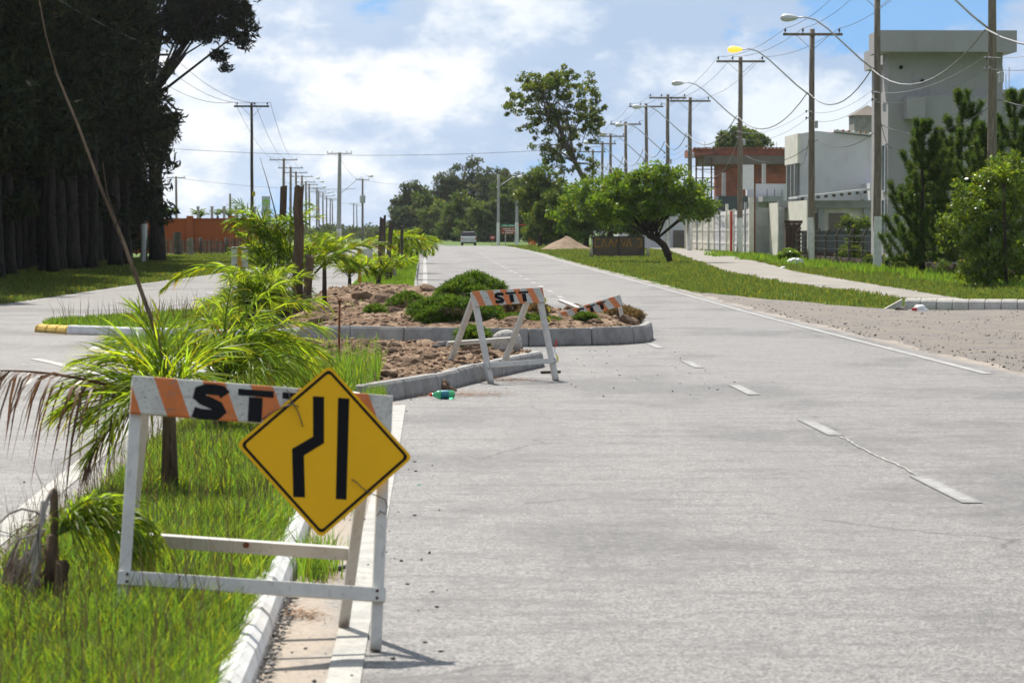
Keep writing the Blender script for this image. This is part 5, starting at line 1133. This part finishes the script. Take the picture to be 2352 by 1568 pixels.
# ------------------------------------------------------------------ fence of bent concrete posts
for px in (1831, 1852, 1876, 1899, 1924, 1954, 1985, 2016, 2048, 2083, 2123, 2165, 2212, 2264):
    y = 18.25*FPX/(px-975); o = Vector((18.25, y, H(18.25, y))); t = thing('fence_post', 'concrete fence post with bent tip before the low wall', 'fence post', o, 0, 'bent posts of the wire fence')
    MB().bar(o-Vector((0, 0, .1)), o+Vector((0, 0, 1.3)), .12, .11, (1, 0, 0)).build('shaft', 'post_dark', t, o, False, .01); MB().bar(o+Vector((0, 0, 1.28)), o+Vector((.20, 0, 1.62)), .11, .09, (0, 1, 0)).build('bent_tip', 'post_dark', t, o, False, .01)
for i, z in enumerate((.35, .7, 1.05, 1.3)): wirerun('fence_wire', ('lowest', 'second', 'third', 'topmost')[i]+' strand of the wire fence between bent posts', [(18.18, 18.25*FPX/(px-975), H(18.2, 130)+z) for px in (1831, 1924, 2048, 2165, 2264)], .02, .006, 'cable', 'wire')
o = Vector((18.6, 120, 0)); t = thing('fence_plinth', 'low dark brick footing under the bent post fence', 'wall', o); bxp(t, o, 'footing', 'brick_dark', 18.4, 18.55, 92, 146, 0, .5)

# ------------------------------------------------------------------ left background
o = Vector((-18, 230, 0)); t = thing('orange_wall', 'long orange rendered wall with pilasters behind the picket fence', 'wall', o); xa, xb = A(235, 500, 230).x, A(598, 500, 230).x
bxp(t, o, 'wall', 'wall_orange', xa, xb, 230, 230.2, 0, 2.58); bxp(t, o, 'coping', 'wall_orange', xa, xb-.02, 229.93, 230.27, 2.58, 2.68)
for px in (436, 531, 585): x = A(px, 500, 229.9).x; bxp(t, o, 'pilaster', 'wall_orange', x-.25, x+.25, 229.8, 230.3, 0, 2.86)
# green grey building end right of it
o = Vector((-11.5, 236, 0)); t = thing('green_hut', 'dark green hut end beside the orange wall', 'building', o); bxp(t, o, 'wall', 'wall_bluegrey', A(600, 500, 236).x, A(640, 500, 236).x, 236, 240, 0, 1.9); bxp(t, o, 'roof', 'cement', A(599, 500, 236).x, A(642, 500, 236).x, 235.8, 240.2, 1.9, 2.05)
o = Vector((-16, 214, 0)); t = thing('picket_fence', 'weathered grey picket fence before the orange wall', 'fence', o); rk = random.Random(4)
xa, xb = A(372, 500, 214).x, A(600, 500, 214).x; k = 0; x = xa
while x < xb:
    h = rk.uniform(.95, 1.25); MB().bar((x, 214+rk.uniform(-.03, .03), -.05), (x+rk.uniform(-.04, .04), 214, h), .07, .03, (1, 0, 0)).build('picket', 'grey_wood' if k % 3 else 'pole_dark', t, o); x += rk.uniform(.10, .17); k += 1
for z in (.35, .85): bxp(t, o, 'rail', 'pole_dark', xa, xb, 214.03, 214.08, z, z+.07)
for px in (461, 520, 566): x = A(px, 560, 213.9).x; MB().tube([(x, 213.9, -.1), (x, 213.9, 1.25)], .11, 8).build('post', 'pole_dark', t, o, True)
post('massive round gate post at the picket fence end', (A(408, 560, 206).x, 206, 0), (A(406, 540, 206).x, 206, 1.62), .58, 'pole_dark', 'gate post', 'gate_post', False)
post('slimmer gate post next to the massive one', (A(438, 560, 204).x, 204, 0), (A(437, 550, 204).x, 204, 1.22), .40, 'grey_wood', 'gate post', 'gate_post', False)
# pylon sign
o = Vector((A(611, 500, 330).x, 330, 0)); t = thing('pylon_sign', 'tall pale pylon sign with a green emblem', 'sign', o); wv = .46
bxp(t, o, 'panel', 'panel_grey', o.x-wv, o.x+wv, 330, 330.3, 0, 5.55)
MB().lathe([(.36, 0), (.36, .03)], (o.x+.02, 329.98, 4.85), 20, Matrix.Rotation(R(90), 3, 'X')).build('emblem', 'logo_green', t, o); MB().lathe([(.13, 0), (.13, .03)], (o.x-.06, 329.94, 4.82), 14, Matrix.Rotation(R(90), 3, 'X')).build('emblem_hole', 'panel_grey', t, o); MB().box((o.x+.16, 329.93, 4.62), (.12, .02, .2)).build('emblem_notch', 'panel_grey', t, o)
for dx in (-.2, .12): MB().box((o.x+dx, 329.97, 3.75), (.1, .04, .62)).build('letter', 'logo_grey', t, o); MB().box((o.x+dx+.1, 329.97, 4.0), (.14, .04, .12)).build('letter', 'logo_grey', t, o)

# ------------------------------------------------------------------ pickup truck
o = Vector((A(1077, 550, 350).x, 350, H(5.2, 350)+.03)); t = thing('pickup_truck', 'silver pickup truck driving away toward the trees', 'pickup truck', o)
def tb(name, mat, x0, x1, y0, y1, z0, z1, par=None, bev=.05): return MB().box((o.x+(x0+x1)/2, o.y+(y0+y1)/2, o.z+(z0+z1)/2), (x1-x0, y1-y0, z1-z0)).build(name, mat, par or t, o, False, bev)
bd = tb('body', 'car_silver', -.88, .88, 0, 5.0, .5, 1.08); tb('tailgate', 'car_silver', -.72, .72, -.04, .02, .62, 1.06, None, .03)
MB().add([(o.x+a*b, o.y+y, o.z+z) for y, z, b in ((1.7, 1.06, .84), (1.95, 1.62, .70), (3.3, 1.62, .70), (3.9, 1.06, .84)) for a in (-1, 1)], [(0, 1, 3, 2), (2, 3, 5, 4), (4, 5, 7, 6), (0, 2, 4, 6), (1, 7, 5, 3), (0, 6, 7, 1)]).build('cab', 'car_dark', t, o, False, .03)
tb('cab_roof', 'car_silver', -.66, .66, 2.05, 3.2, 1.625, 1.66, None, .01); tb('rear_bumper', 'car_silver', -.86, .86, -.14, 0, .40, .56); tb('chassis', 'car_dark', -.75, .75, .1, 4.7, .26, .5); tb('number_plate', 'white_paint', -.2, .2, -.155, -.145, .43, .53, None, 0)
for s in (-1, 1):
    tb('tail_light', 'tail_light', s*.80-.07, s*.80+.07, -.035, .03, .70, 1.0, None, .02); tb('mirror', 'car_dark', s*1.0-.09, s*1.0+.09, 3.55, 3.65, 1.02, 1.2)
    for y in (.85, 3.95): wl = MB().lathe([(.2, -.12), (.36, -.11), (.37, 0), (.36, .11), (.2, .12)], (o.x+s*.76, o.y+y, o.z+.36), 16, Matrix.Rotation(R(90), 3, 'Y')).build('wheel', 'tyre', t, o, True); MB().lathe([(.19, -.125), (.19, .125)], (o.x+s*.76, o.y+y, o.z+.36), 12, Matrix.Rotation(R(90), 3, 'Y')).build('rim', 'galv', wl, o)

# ------------------------------------------------------------------ signs and small things by the bend
pole('whitewashed slim pole left of the brown direction sign', A(1144, 500, 330).x, 330, 7.9, False, (6.6, 2.2, 1.1), 'concrete_pole', 2.6, .17, low=False); pole('whitewashed slim pole right of the brown direction sign', A(1187, 500, 328).x, 328, 6.2, False, None, 'concrete_pole', 2.6, .19, low=False)
o = Vector((A(1171, 530, 338).x, 338, H(9, 338))); t = thing('direction_sign', 'green topped brown direction sign on two posts', 'road sign', o); wv = 1.02
bxp(t, o, 'brown_panel', 'brown_sign', o.x-wv, o.x+wv, 338, 338.06, 1.35, 2.15); bxp(t, o, 'green_panel', 'green_sign', o.x-wv, o.x+wv, 338, 338.06, 2.17, 2.5)
for dx in (-.5, .6): bxp(t, o, 'post', 'galv', o.x+dx-.05, o.x+dx+.05, 338.08, 338.18, -.2, 2.4)
for z, segs in ((1.95, ((-.75, .1), (.25, .4), (.6, .75))), (1.72, ((-.55, .5),)), (1.5, ((-.85, -.7), (-.5, .35))), (2.33, ((-.8, -.3), (-.15, .5)))):
    for a, b in segs: MB().box((o.x+(a+b)/2, 337.985, z), (b-a, .02, .07)).build('lettering', 'white_paint', t, o)
o = Vector((A(1131, 548, 352).x, 352, H(9, 352))); t = thing('stop_marker', 'small round red and white sign near the pickup', 'road sign', o); MB().lathe([(.3, 0), (.3, .03)], (o.x, 352, .95), 12, Matrix.Rotation(R(90), 3, 'X')).build('disc', 'red_paint', t, o); MB().box((o.x, 351.95, .95), (.42, .02, .12)).build('bar', 'white_paint', t, o); bxp(t, o, 'post', 'galv', o.x-.03, o.x+.03, 352.02, 352.08, -.2, .9)
o = Vector((A(1216, 540, 335).x, 335, H(9, 335))); t = thing('orange_gantry', 'orange frame with short arm beside the trees', 'gate', o); bxp(t, o, 'post', 'orange_paint', o.x-.12, o.x+.12, 335, 335.2, -.2, 2.35); bxp(t, o, 'arm', 'red_paint', o.x-1.3, o.x+.1, 335, 335.2, 2.35, 2.5); bxp(t, o, 'barrel', 'orange_paint', o.x+.2, o.x+.75, 334.6, 335.1, -.2, .8)
# weathered hoarding on the verge
o = Vector((A(1421, 560, 160).x, 160, H(10.4, 160))); t = thing('hoarding', 'weathered dark hoarding with faded orange lettering on the verge', 'sign board', o); wv = 1.36
for s in (-1, 1): bxp(t, o, 'panel', 'hoarding', o.x+(-wv if s < 0 else .02), o.x+(-.02 if s < 0 else wv), 160, 160.05, o.z+.05, o.z+1.06)
for x in (-wv, 0, wv): bxp(t, o, 'frame_post', 'car_dark', o.x+x-.035, o.x+x+.035, 159.96, 160.09, o.z-.05, o.z+1.1)
bxp(t, o, 'frame_rail', 'car_dark', o.x-wv+.04, o.x+wv-.04, 159.965, 160.085, o.z+1.062, o.z+1.12)
def stroke(pts, x0, z0, wd, ht, th=.075):
    m = MB()
    for a, b in zip(pts[:-1], pts[1:]): m.bar((x0+a[0]*wd, 159.99, z0+a[1]*ht), (x0+b[0]*wd, 159.99, z0+b[1]*ht), .008, th, (0, 1, 0))
    m.build('letter', 'hoarding_letter', t, o)
GL = {'C': [(1, 1), (0, 1), (0, 0), (1, 0)], 'A': [(0, 0), (.5, 1), (1, 0)], 'V': [(0, 1), (.5, 0), (1, 1)], 'J': [(.2, 1), (1, 1), (1, 0), (.1, 0)]}
for ch, x in zip('CAAAVAJ', (-1.27, -.92, -.55, -.22, .12, .42, .95)): stroke(GL[ch], o.x+x, o.z+.55, .27, .42)
p = A(1300, 556, 205); sp_ = blobmesh(77, 4, .16, (1, 1, 1)); 
for v in sp_.vertices:
    r = math.hypot(v.co.x, v.co.y); v.co.z = max(0, 1-r)**1.1*1.05+.05*math.sin(v.co.x*9)*max(0, 1-r) if v.co.z > 0 else -.1
sp_.materials.append(MATS['sand']); ob = link('sand_pile', sp_); ob.location = (p.x, 205, H(p.x, 205)-.02); ob.scale = (1.95, 1.7, .95); tag(ob, 'heap of pale brown sand on the verge', 'sand pile')
for px, y, lb in ((1358, 158, 'small faded cone left of the hoarding'), (1488, 158, 'small faded cone right of the hoarding')):
    x = A(px, 570, y).x; o = Vector((x, y, H(x, y))); t = thing('traffic_cone', lb, 'cone', o); MB().lathe([(.13, .03), (.03, .58), (.0, .6)], o, 12).build('cone', 'faded_cone', t, o, True); bxp(t, o, 'base', 'rubber', x-.17, x+.17, y-.17, y+.17, o.z, o.z+.03)
# ------------------------------------------------------------------ trees
def crown_centres(ells, n, rg, shell=.5):
    w_ = np.array([e[1][0]*e[1][1]*e[1][2] for e in ells])**.75; k = rg.choice(len(ells), n, p=w_/w_.sum())
    c = np.array([e[0] for e in ells])[k]; r = np.array([e[1] for e in ells])[k]
    return c+unit(rg.normal(size=(n, 3)))*(rg.uniform(0, 1, n)**shell)[:, None]*r
def tree(name, label, base, tp, tr, ells, ncl, per, size, lmat, seed, bark='bark', cr=(.35, .6), nl=14, grp=None, cat='tree', asp=.55, lo=.6, hi=1.3, yel=.3, lr=.05, flat=.8, shell=.5, split=.45):
    rg = np.random.default_rng(seed); b0 = Vector(base); t = thing(name, label, cat, b0, 0, grp)
    C = crown_centres(ells, ncl, rg, shell); rad = rg.uniform(cr[0], cr[1], ncl)
    m = MB().tube(tp, tr, 8); tpv = [Vector(q) for q in tp]; k = len(tpv)
    for i in rg.choice(ncl, min(nl, ncl), False):
        c = Vector(C[i]); st = min(max(int(k*split), 1)+int(rg.integers(0, max(1, k-int(k*split)))), k-1); a = tpv[st]
        mid = a.lerp(c, .55)+Vector((rg.normal()*.12, rg.normal()*.12, .12))*(c-a).length*.6
        r0 = min(lr, tr[min(st, k-1)]*.7); m.tube([a, mid, c], [r0, r0*.6, r0*.22], 5)
    m.build('trunk', bark, t, b0, True)
    V, F, tt = leaves(C, rad, per, size, rg, asp, flat, lo, hi, yel)
    npmesh('crown', V, F, lmat, t, tt, b0)
    return t
def E(px, py, y, rx, ry, rz): v = A(px, py, y); return ((v.x, y, v.z), (rx, ry, rz))
def pts(y, *ps): return [A(px, py, y) for px, py in ps]
# small crooked tree on the verge
y = 140; b = GT(1540, 603); y = b.y
tree('street_tree', 'small round crowned tree with crooked dark trunk on the verge', b, [b-Vector((0, 0, .1))]+pts(y, (1535, 585), (1524, 562), (1508, 549), (1490, 542), (1483, 530)), [.22, .19, .16, .15, .12, .09],
     [E(1440, 455, y, 1.55, 1.4, 1.15), E(1520, 425, y, 1.75, 1.5, 1.15), E(1590, 455, y-.3, 1.3, 1.3, .95), E(1490, 470, y-.4, 1.9, 1.5, .65), E(1400, 480, y+.4, 1.0, 1.1, .8), E(1620, 475, y, .75, 1, .6)], 240, 85, .085, 'leaf_bright', 1, 'bark', (.28, .5), 26, lr=.06, split=.5)
# tall open tree
y = 228; b = Vector((A(1345, 500, y).x, y, H(12, y)))
tree('tall_tree', 'tall leaning tree with an open crown above the mid distance trees', b, [b]+pts(y, (1350, 450), (1340, 410), (1322, 375), (1298, 335), (1285, 290), (1265, 250), (1245, 215)), [.26, .23, .20, .18, .15, .12, .08, .05],
     [E(1230, 200, y, 2.2, 2, 1.3), E(1290, 190, y, 2.6, 2.2, 1.4), E(1330, 240, y, 2.0, 2, 1.9), E(1190, 240, y, 1.5, 1.5, 1.2), E(1260, 270, y, 2.3, 2, 1.3), E(1340, 300, y, 1.6, 1.6, 1.4), E(1245, 345, y, 1.2, 1.2, .8), E(1370, 270, y, .6, 1, 1.0), E(1225, 300, y, 1.1, 1, .7), E(1300, 340, y, 1.3, 1.3, .9), E(1335, 385, y, 1.2, 1.2, .9), E(1270, 380, y, 1.2, 1.2, .7)], 280, 52, .12, 'leaf_mid', 2, 'bark_pale', (.22, .5), 60, lr=.06, split=.4, yel=.5, shell=.45, lo=.7, hi=1.4)
# mid distance trees behind the verge
MID = [(1240, 430, 243, 1.6, 1.9, 'loose light green tree below the tall open one', 'leaf_mid'), (1285, 480, 222, 1.9, 1.6, 'rounded tree behind the sand pile', 'leaf_mid'), (1345, 475, 212, 2.0, 1.7, 'dense tree behind the left half of the hoarding', 'leaf_bright'), (1400, 440, 205, 2.2, 1.7, 'full tree between the hoarding and the small crooked tree', 'leaf_bright'), (1252, 515, 262, 1.5, 1.2, 'low tree beside the orange gantry', 'leaf_mid'), (1450, 495, 215, 1.6, 1.0, 'bushy tree in front of the white cottage', 'leaf_mid')]
for i, (px, py, y, rx, rz, lb, mt) in enumerate(MID):
    c = A(px, py, y); b = Vector((c.x, y, H(c.x, y)))
    tree('verge_tree', lb, b, [b-Vector((0, 0, .1)), b+Vector((.1, 0, (c.z-b.z)*.45)), Vector((c.x, y, c.z-.3))], [.2, .16, .1], [((c.x, y, c.z), (rx, rx*.8, rz)), ((c.x-rx*.6, y, c.z-rz*.5), (rx*.7, rx*.6, rz*.7)), ((c.x+rx*.6, y-.3, c.z-rz*.45), (rx*.7, rx*.6, rz*.7)), ((c.x, y-.5, c.z-rz*1.0), (rx*.9, rx*.6, rz*.5))], 150, 70, .12, mt, 20+i, 'bark', (.35, .65), 14, lr=.06)
# far grove
FAR = [(948, 450, 470, 2.6, 2.2, 0), (985, 470, 455, 2.6, 2.6, 1), (1038, 425, 500, 3.2, 3.2, 0), (1085, 415, 510, 3.6, 3.6, 0), (1135, 425, 500, 3.4, 3.2, 0), (1178, 425, 490, 3.0, 3.0, 0), (935, 500, 440, 2.2, 2.0, 0), (1010, 500, 430, 2.8, 2.6, 1), (1060, 490, 410, 3.0, 2.8, 1), (1110, 500, 400, 2.8, 2.5, 1), (1160, 470, 400, 2.6, 3.2, 1), (1215, 440, 400, 2.8, 2.2, 1), (900, 525, 520, 2.4, 1.6, 0), (1285, 460, 345, 2.4, 2.4, 1)]
for i, (px, py, y, rx, rz, kd) in enumerate(FAR):
    c = A(px, py, y); b = Vector((c.x, y, H(c.x, y)-.1)); zb = c.z
    tree('grove_tree', ['tall dark blue green tree of the far grove', 'dense mid green tree at the front of the far grove'][kd], b, [b, b+Vector((.2, 0, zb*.5)), Vector((c.x, y, zb))], [.35, .28, .15], [((c.x, y, c.z), (rx, rx*.7, rz)), ((c.x-rx*.55, y, c.z-rz*.6), (rx*.75, rx*.6, rz*.6)), ((c.x+rx*.6, y, c.z-rz*.5), (rx*.7, rx*.6, rz*.7)), ((c.x, y-1, c.z-rz*1.25), (rx*.9, rx*.6, max(.8, rz*.5))), ((c.x+.2, y-1.5, max(1.2, (c.z-rz)*.45)), (rx*1.0, rx*.5, max(1, (c.z-rz)*.45)))], 120, 60, .26, 'leaf_far' if kd == 0 else ('leaf_mid' if px > 1150 else 'leaf_dark'), 50+i, 'bark_pale', (.6, 1.15), 10, ['tall trees of the far grove', 'front trees of the far grove'][kd], lr=.12)
for i, (px, py, y, s) in enumerate(((1700, 325, 300, 2.1), (1735, 330, 305, 1.5), (1672, 332, 300, 1.2))):
    c = A(px, py, y); b = Vector((c.x, y, 0)); tree('garden_tree', ('olive green tree top showing above the brick building', 'smaller tree top right of the olive green one', 'smallest tree top above the brick parapet')[i], b, [b, Vector((c.x, y, c.z))], [.3, .12], [((c.x, y, c.z), (s, s, s*.75))], 60, 60, .16, 'leaf_dark', 80+i, 'bark', (.4, .7), 8)
# far hedge line
rg = np.random.default_rng(99); n = 380; xx = rg.uniform(-75, -6, n); yy = rg.uniform(560, 760, n); hz = np.abs(np.sin(xx*.21)+.6*np.sin(xx*.57))*1.5+1.2
V, F, tt = leaves(np.stack([xx, yy, rg.uniform(.3, 1, n)*hz], 1), rg.uniform(.9, 1.8, n), 50, .34, rg); tag(npmesh('distant_wood', V, F, 'leaf_far', None, tt), 'distant hazy wood along the horizon of the left road', 'woodland', None, 'stuff')
# spiky plants and posts behind the orange wall
for i, (px, top) in enumerate(((382, 480), (392, 475), (455, 478), (460, 484), (515, 478), (526, 482), (545, 478), (500, 480))):
    b = Vector((A(px, 500, 240).x, 240, 0)); c = A(px, top+16, 240); t = thing('spiky_palm', 'spiky palm head showing above the orange wall', 'palm', b, 0, 'palm heads above the orange wall'); trunk(t, [b, c], [.12, .09], 'bark', b)
    for k in range(9): frond(t, c, k*.7+i, .8, 1.1-.1*(k % 4), 1.0, 12, .3, 'palm_dark', 900+i*10+k, .06, .3, b, .02)
for px in (455, 487, 515, 542, 558, 585): x = A(px, 490, 238).x; q = thing('wall_post', 'pale concrete post rising behind the orange wall', 'post', (x, 238, 0), 0, 'concrete posts behind the orange wall'); MB().box((x, 238, 1.8), (.2, .2, 3.6)).build('shaft', 'concrete', q, q.location, False, .01); MB().box((x, 238, 3.62), (.26, .26, .06)).build('cap', 'concrete', q, q.location)
# ------------------------------------------------------------------ pine row on the left
def pine_meshes(seed, ht=19., ncl=95, per=80, f0=.32, k=2.7):
    rg = np.random.default_rng(seed); m = MB(); lx, ly = rg.normal(0, .3, 2)
    P = [Vector((lx*f+rg.normal(0, .05), ly*f+rg.normal(0, .05), ht*f)) for f in (0, .04, .12, .3, .5, .7, 1)]; P[0].z = -.15
    m.tube(P, [.40, .31, .26, .22, .18, .13, .04], 10); C = []; Rr = []
    for i in range(ncl):
        f = f0+(.98-f0)*rg.uniform(0, 1)**.9; a = rg.uniform(0, 6.28); reach = (1.1-f)*k*rg.uniform(.3, 1)+.35; z = ht*f
        c = Vector((lx*f+math.cos(a)*reach, ly*f+math.sin(a)*reach, z-.22*reach+.3)); C.append(c[:]); Rr.append(rg.uniform(.45, .95))
        if i % 2 == 0: m.tube([Vector((lx*f, ly*f, z)), Vector((lx*f+math.cos(a)*reach*.5, ly*f+math.sin(a)*reach*.5, z+.05)), c], [.05, .035, .015], 4)
    for i in range(16):                                   # dead snags low on the trunk
        f = rg.uniform(.05, .4); a = rg.uniform(0, 6.28); l = rg.uniform(.3, 1.3); m.tube([Vector((lx*f, ly*f, ht*f)), Vector((lx*f+math.cos(a)*l, ly*f+math.sin(a)*l, ht*f+rg.uniform(-.2, .25)))], [.03, .008], 4)
    V, F, tt = leaves(np.array(C), np.array(Rr), per, .26, rg, .24, .7, .5, 1.4, .3)
    return m, V, F, tt
VAR = []
for s_ in range(8):
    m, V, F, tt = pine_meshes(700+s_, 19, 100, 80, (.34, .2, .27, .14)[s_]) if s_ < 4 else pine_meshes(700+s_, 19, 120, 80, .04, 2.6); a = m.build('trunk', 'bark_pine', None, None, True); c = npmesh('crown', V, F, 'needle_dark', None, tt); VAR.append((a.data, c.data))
    bpy.data.objects.remove(a); bpy.data.objects.remove(c)
rk = random.Random(12)
for row in range(6):
    X = -14.9-2.6*row; Y = (68 if row < 2 else 84)+row*1.5
    while Y < min(-X*FPX/705, 200):
        x, yv = X+rk.uniform(-.8, .8), Y+rk.uniform(-.9, .9); k = rk.randrange(4)+(4 if row > 1 else 0)
        t = thing('pine_tree', 'tall dark pine trunk of the dense shady row' if row == 0 else 'dark pine deeper inside the shady plantation', 'tree', (x, yv, 0), rk.uniform(0, 6.28), 'front pines of the plantation row' if row == 0 else 'inner pines of the plantation')
        q = rk.uniform(.6, 1.2); t.scale = (q, q, rk.uniform(.9, 1.1))
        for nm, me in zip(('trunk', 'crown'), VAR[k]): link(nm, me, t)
        Y += rk.choice([1.3, 1.9, 2.6, 3.4, 4.6, 5.4]) if row == 0 else rk.uniform(3.0, 4.6)
# end tree with branches reaching over the verge
y = 163; b = Vector((A(362, 560, y).x, y, 0))
tree('end_pine', 'last pine of the row with broad branches reaching toward the road', b, [b-Vector((0, 0, .1))]+pts(y, (361, 540), (357, 400), (347, 230), (338, 60))+[Vector((b.x-.8, y, 17))], [.5, .42, .36, .3, .26, .08],
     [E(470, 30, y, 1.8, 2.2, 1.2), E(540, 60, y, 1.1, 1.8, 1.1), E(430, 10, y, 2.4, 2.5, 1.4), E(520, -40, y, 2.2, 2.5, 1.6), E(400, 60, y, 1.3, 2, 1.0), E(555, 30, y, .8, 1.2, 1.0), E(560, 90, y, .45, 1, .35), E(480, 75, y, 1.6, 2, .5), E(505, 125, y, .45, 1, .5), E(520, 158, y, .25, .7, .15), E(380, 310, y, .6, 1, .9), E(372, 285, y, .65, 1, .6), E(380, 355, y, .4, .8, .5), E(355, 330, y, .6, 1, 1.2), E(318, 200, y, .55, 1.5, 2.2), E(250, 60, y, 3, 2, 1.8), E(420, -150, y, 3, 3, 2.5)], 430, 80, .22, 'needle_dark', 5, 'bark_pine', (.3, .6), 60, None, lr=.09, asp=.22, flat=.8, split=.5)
lm = [o_ for o_ in bpy.data.objects if o_.name.startswith('end_pine')][0]
MB().tube(pts(y, (348, 235), (360, 195), (378, 160), (400, 130), (450, 70)), [.22, .2, .17, .14, .08], 8).build('limb', 'bark_pine', lm, lm.location, True)
MB().tube(pts(y, (349, 225), (366, 200), (381, 190)), [.12, .09, .06], 6).build('limb', 'bark_pine', lm, lm.location, True)
# ------------------------------------------------------------------ young pines and bushes on the right
def young_pine(label, px, y, ytop, seed, hw):
    rg = np.random.default_rng(seed); b = Vector((A(px, 600, y).x, y, H(17, y))); top = A(px, ytop, y); ht = top.z-b.z
    t = thing('young_pine', label, 'tree', b); m = MB(); m.tube([b-Vector((0, 0, .05)), b.lerp(top, .5), top], [.11, .075, .015], 8); B = []; D = []
    for lv in range(12):
        f = .10+.86*lv/11; reach = hw*(1.04-f)**.7
        for k in range(7 if f < .8 else 4):
            a = rg.uniform(0, 6.28); r = reach*rg.uniform(.45, 1.12); z = b.z+ht*f
            p0 = Vector((b.x, y, z)); p1 = p0+Vector((math.cos(a)*r*.7, math.sin(a)*r*.7, .02*r)); p2 = p0+Vector((math.cos(a)*r, math.sin(a)*r, .30*r+.28)); m.tube([p0, p1, p2], [.022, .016, .007], 4)
            for q in (.45, .58, .68, .74, .80, .86, .92, .96, 1.0):
                p = p0.lerp(p1, q/.68) if q < .68 else p1.lerp(p2, (q-.68)/.32); d = (p2-p1).normalized(); B.append(p[:]); D.append(d[:])
    for q in np.linspace(.72, 1, 12): B.append(b.lerp(top, q)[:]); D.append((0, 0, 1))
    m.build('trunk', 'bark', t, b, True); B = np.array(B); D = np.array(D); n = len(B); per = 52
    P = np.repeat(B, per, 0)+rg.normal(0, .025, (n*per, 3)); d = unit(np.repeat(D, per, 0)*1.0+np.array([0, 0, .25])+.75*rg.normal(size=(n*per, 3)))
    l = rg.uniform(.14, .26, n*per)[:, None]; V, F = strips(np.stack([P, P+d*l*.6, P+d*l], 1), np.tile([.020, .018, .004], (n*per, 1)), unit(np.cross(d, rg.normal(size=(n*per, 3)))))
    npmesh('crown', V, F, 'needle_green', t, tints(n*per, 6, .6, 1.5, .35, rg), b)
young_pine('young pine nearest the bent fence posts', 2118, 103, 292, 31, 1.75); young_pine('tallest young pine before the grey building', 2208, 106, 222, 32, 2.3); young_pine('young pine behind the glossy bush', 2330, 108, 222, 33, 2.2); young_pine('shorter young pine between its taller neighbours', 2265, 103, 300, 34, 2.0); young_pine('broad young pine behind the two tallest ones', 2165, 110, 330, 35, 2.0)
y = 83; b = Vector((A(2270, 600, y).x, y, 0))
tree('glossy_bush', 'large glossy leaved bush around the pole at the street corner', b, [b, b+Vector((.05, 0, 1)), b+Vector((-.1, 0, 2.2))], [.12, .09, .05], [E(2250, 470, y, 1.0, 1, .95), E(2310, 430, y, 1.0, 1, .95), E(2210, 540, y-.2, .8, .8, .6), E(2300, 560, y-.3, 1.1, .9, .8), E(2260, 630, y-.3, .85, .7, .55), E(2340, 620, y, .9, .8, .6), E(2180, 510, y, .35, .5, .3), E(2330, 385, y, .6, .7, .4)], 330, 62, .05, 'leaf_gloss', 41, 'bark', (.16, .32), 40, cat='bush', yel=.25, lr=.025, split=.3)
b = Vector((A(2312, 600, 82.2).x, 82.2, 0)); pm = thing('sprouting_palm', 'feathery palm sprouting from the top of the glossy bush', 'palm', b); cr = A(2305, 420, 82.2); trunk(pm, [b, cr], [.05, .04], 'bark', b)
for k in range(9): frond(pm, cr, k*.75, .75, 1.3-.12*(k % 4), 1.1, 26, .26, 'palm_leaf', 950+k, .02, .4, b, .01)
for i, (px, py, y, rx, rz, lb, mt) in enumerate(((1962, 515, 147, .95, .42, 'clipped round shrub over the low blue grey wall', 'leaf_mid'), (1950, 600, 140, .7, .45, 'low shrub at the foot of the fence posts', 'leaf_mid'), (1812, 590, 143, .5, .35, 'weedy shrub at the foot of the dark brick pillar', 'leaf_bright'), (2085, 605, 110, .8, .4, 'weedy shrub under the nearest young pine', 'leaf_dark'), (2010, 605, 120, .5, .3, 'small weedy shrub behind the pole by the fence', 'leaf_mid'), (2250, 610, 98, 1.3, .6, 'dark undergrowth behind the glossy bush', 'leaf_dark'))):
    c = A(px, py, y); b = Vector((c.x, y, H(c.x, y))); tree('shrub', lb, b, [b, Vector((c.x, y, max(c.z-.1, b.z+.1)))], [.05, .03], [((c.x, y, max(c.z, b.z+rz*.7)), (rx, rx*.8, rz)), ((c.x+.1, y, (c.z+b.z)/2), (rx*.6, rx*.5, max(.15, (c.z-b.z)*.5)))], 60, 50, .07, mt, 60+i, 'bark', (.15, .3), 8, cat='shrub', lr=.02)

# ------------------------------------------------------------------ summer haze
hz = MB().box((0, 1480, 14), (3040, 3080, 30)).build('haze', 'concrete'); hz['kind'] = 'stuff'
hm = bpy.data.materials.new('haze_air'); hm.use_nodes = True; hm.node_tree.nodes.clear()
ho = hm.node_tree.nodes.new('ShaderNodeOutputMaterial'); hv = hm.node_tree.nodes.new('ShaderNodeVolumePrincipled')
hv.inputs['Color'].default_value = (.92, .95, 1, 1); hv.inputs['Density'].default_value = .00006; hv.inputs['Anisotropy'].default_value = .35
hm.node_tree.links.new(hv.outputs[0], ho.inputs['Volume']); hz.data.materials.clear(); hz.data.materials.append(hm)
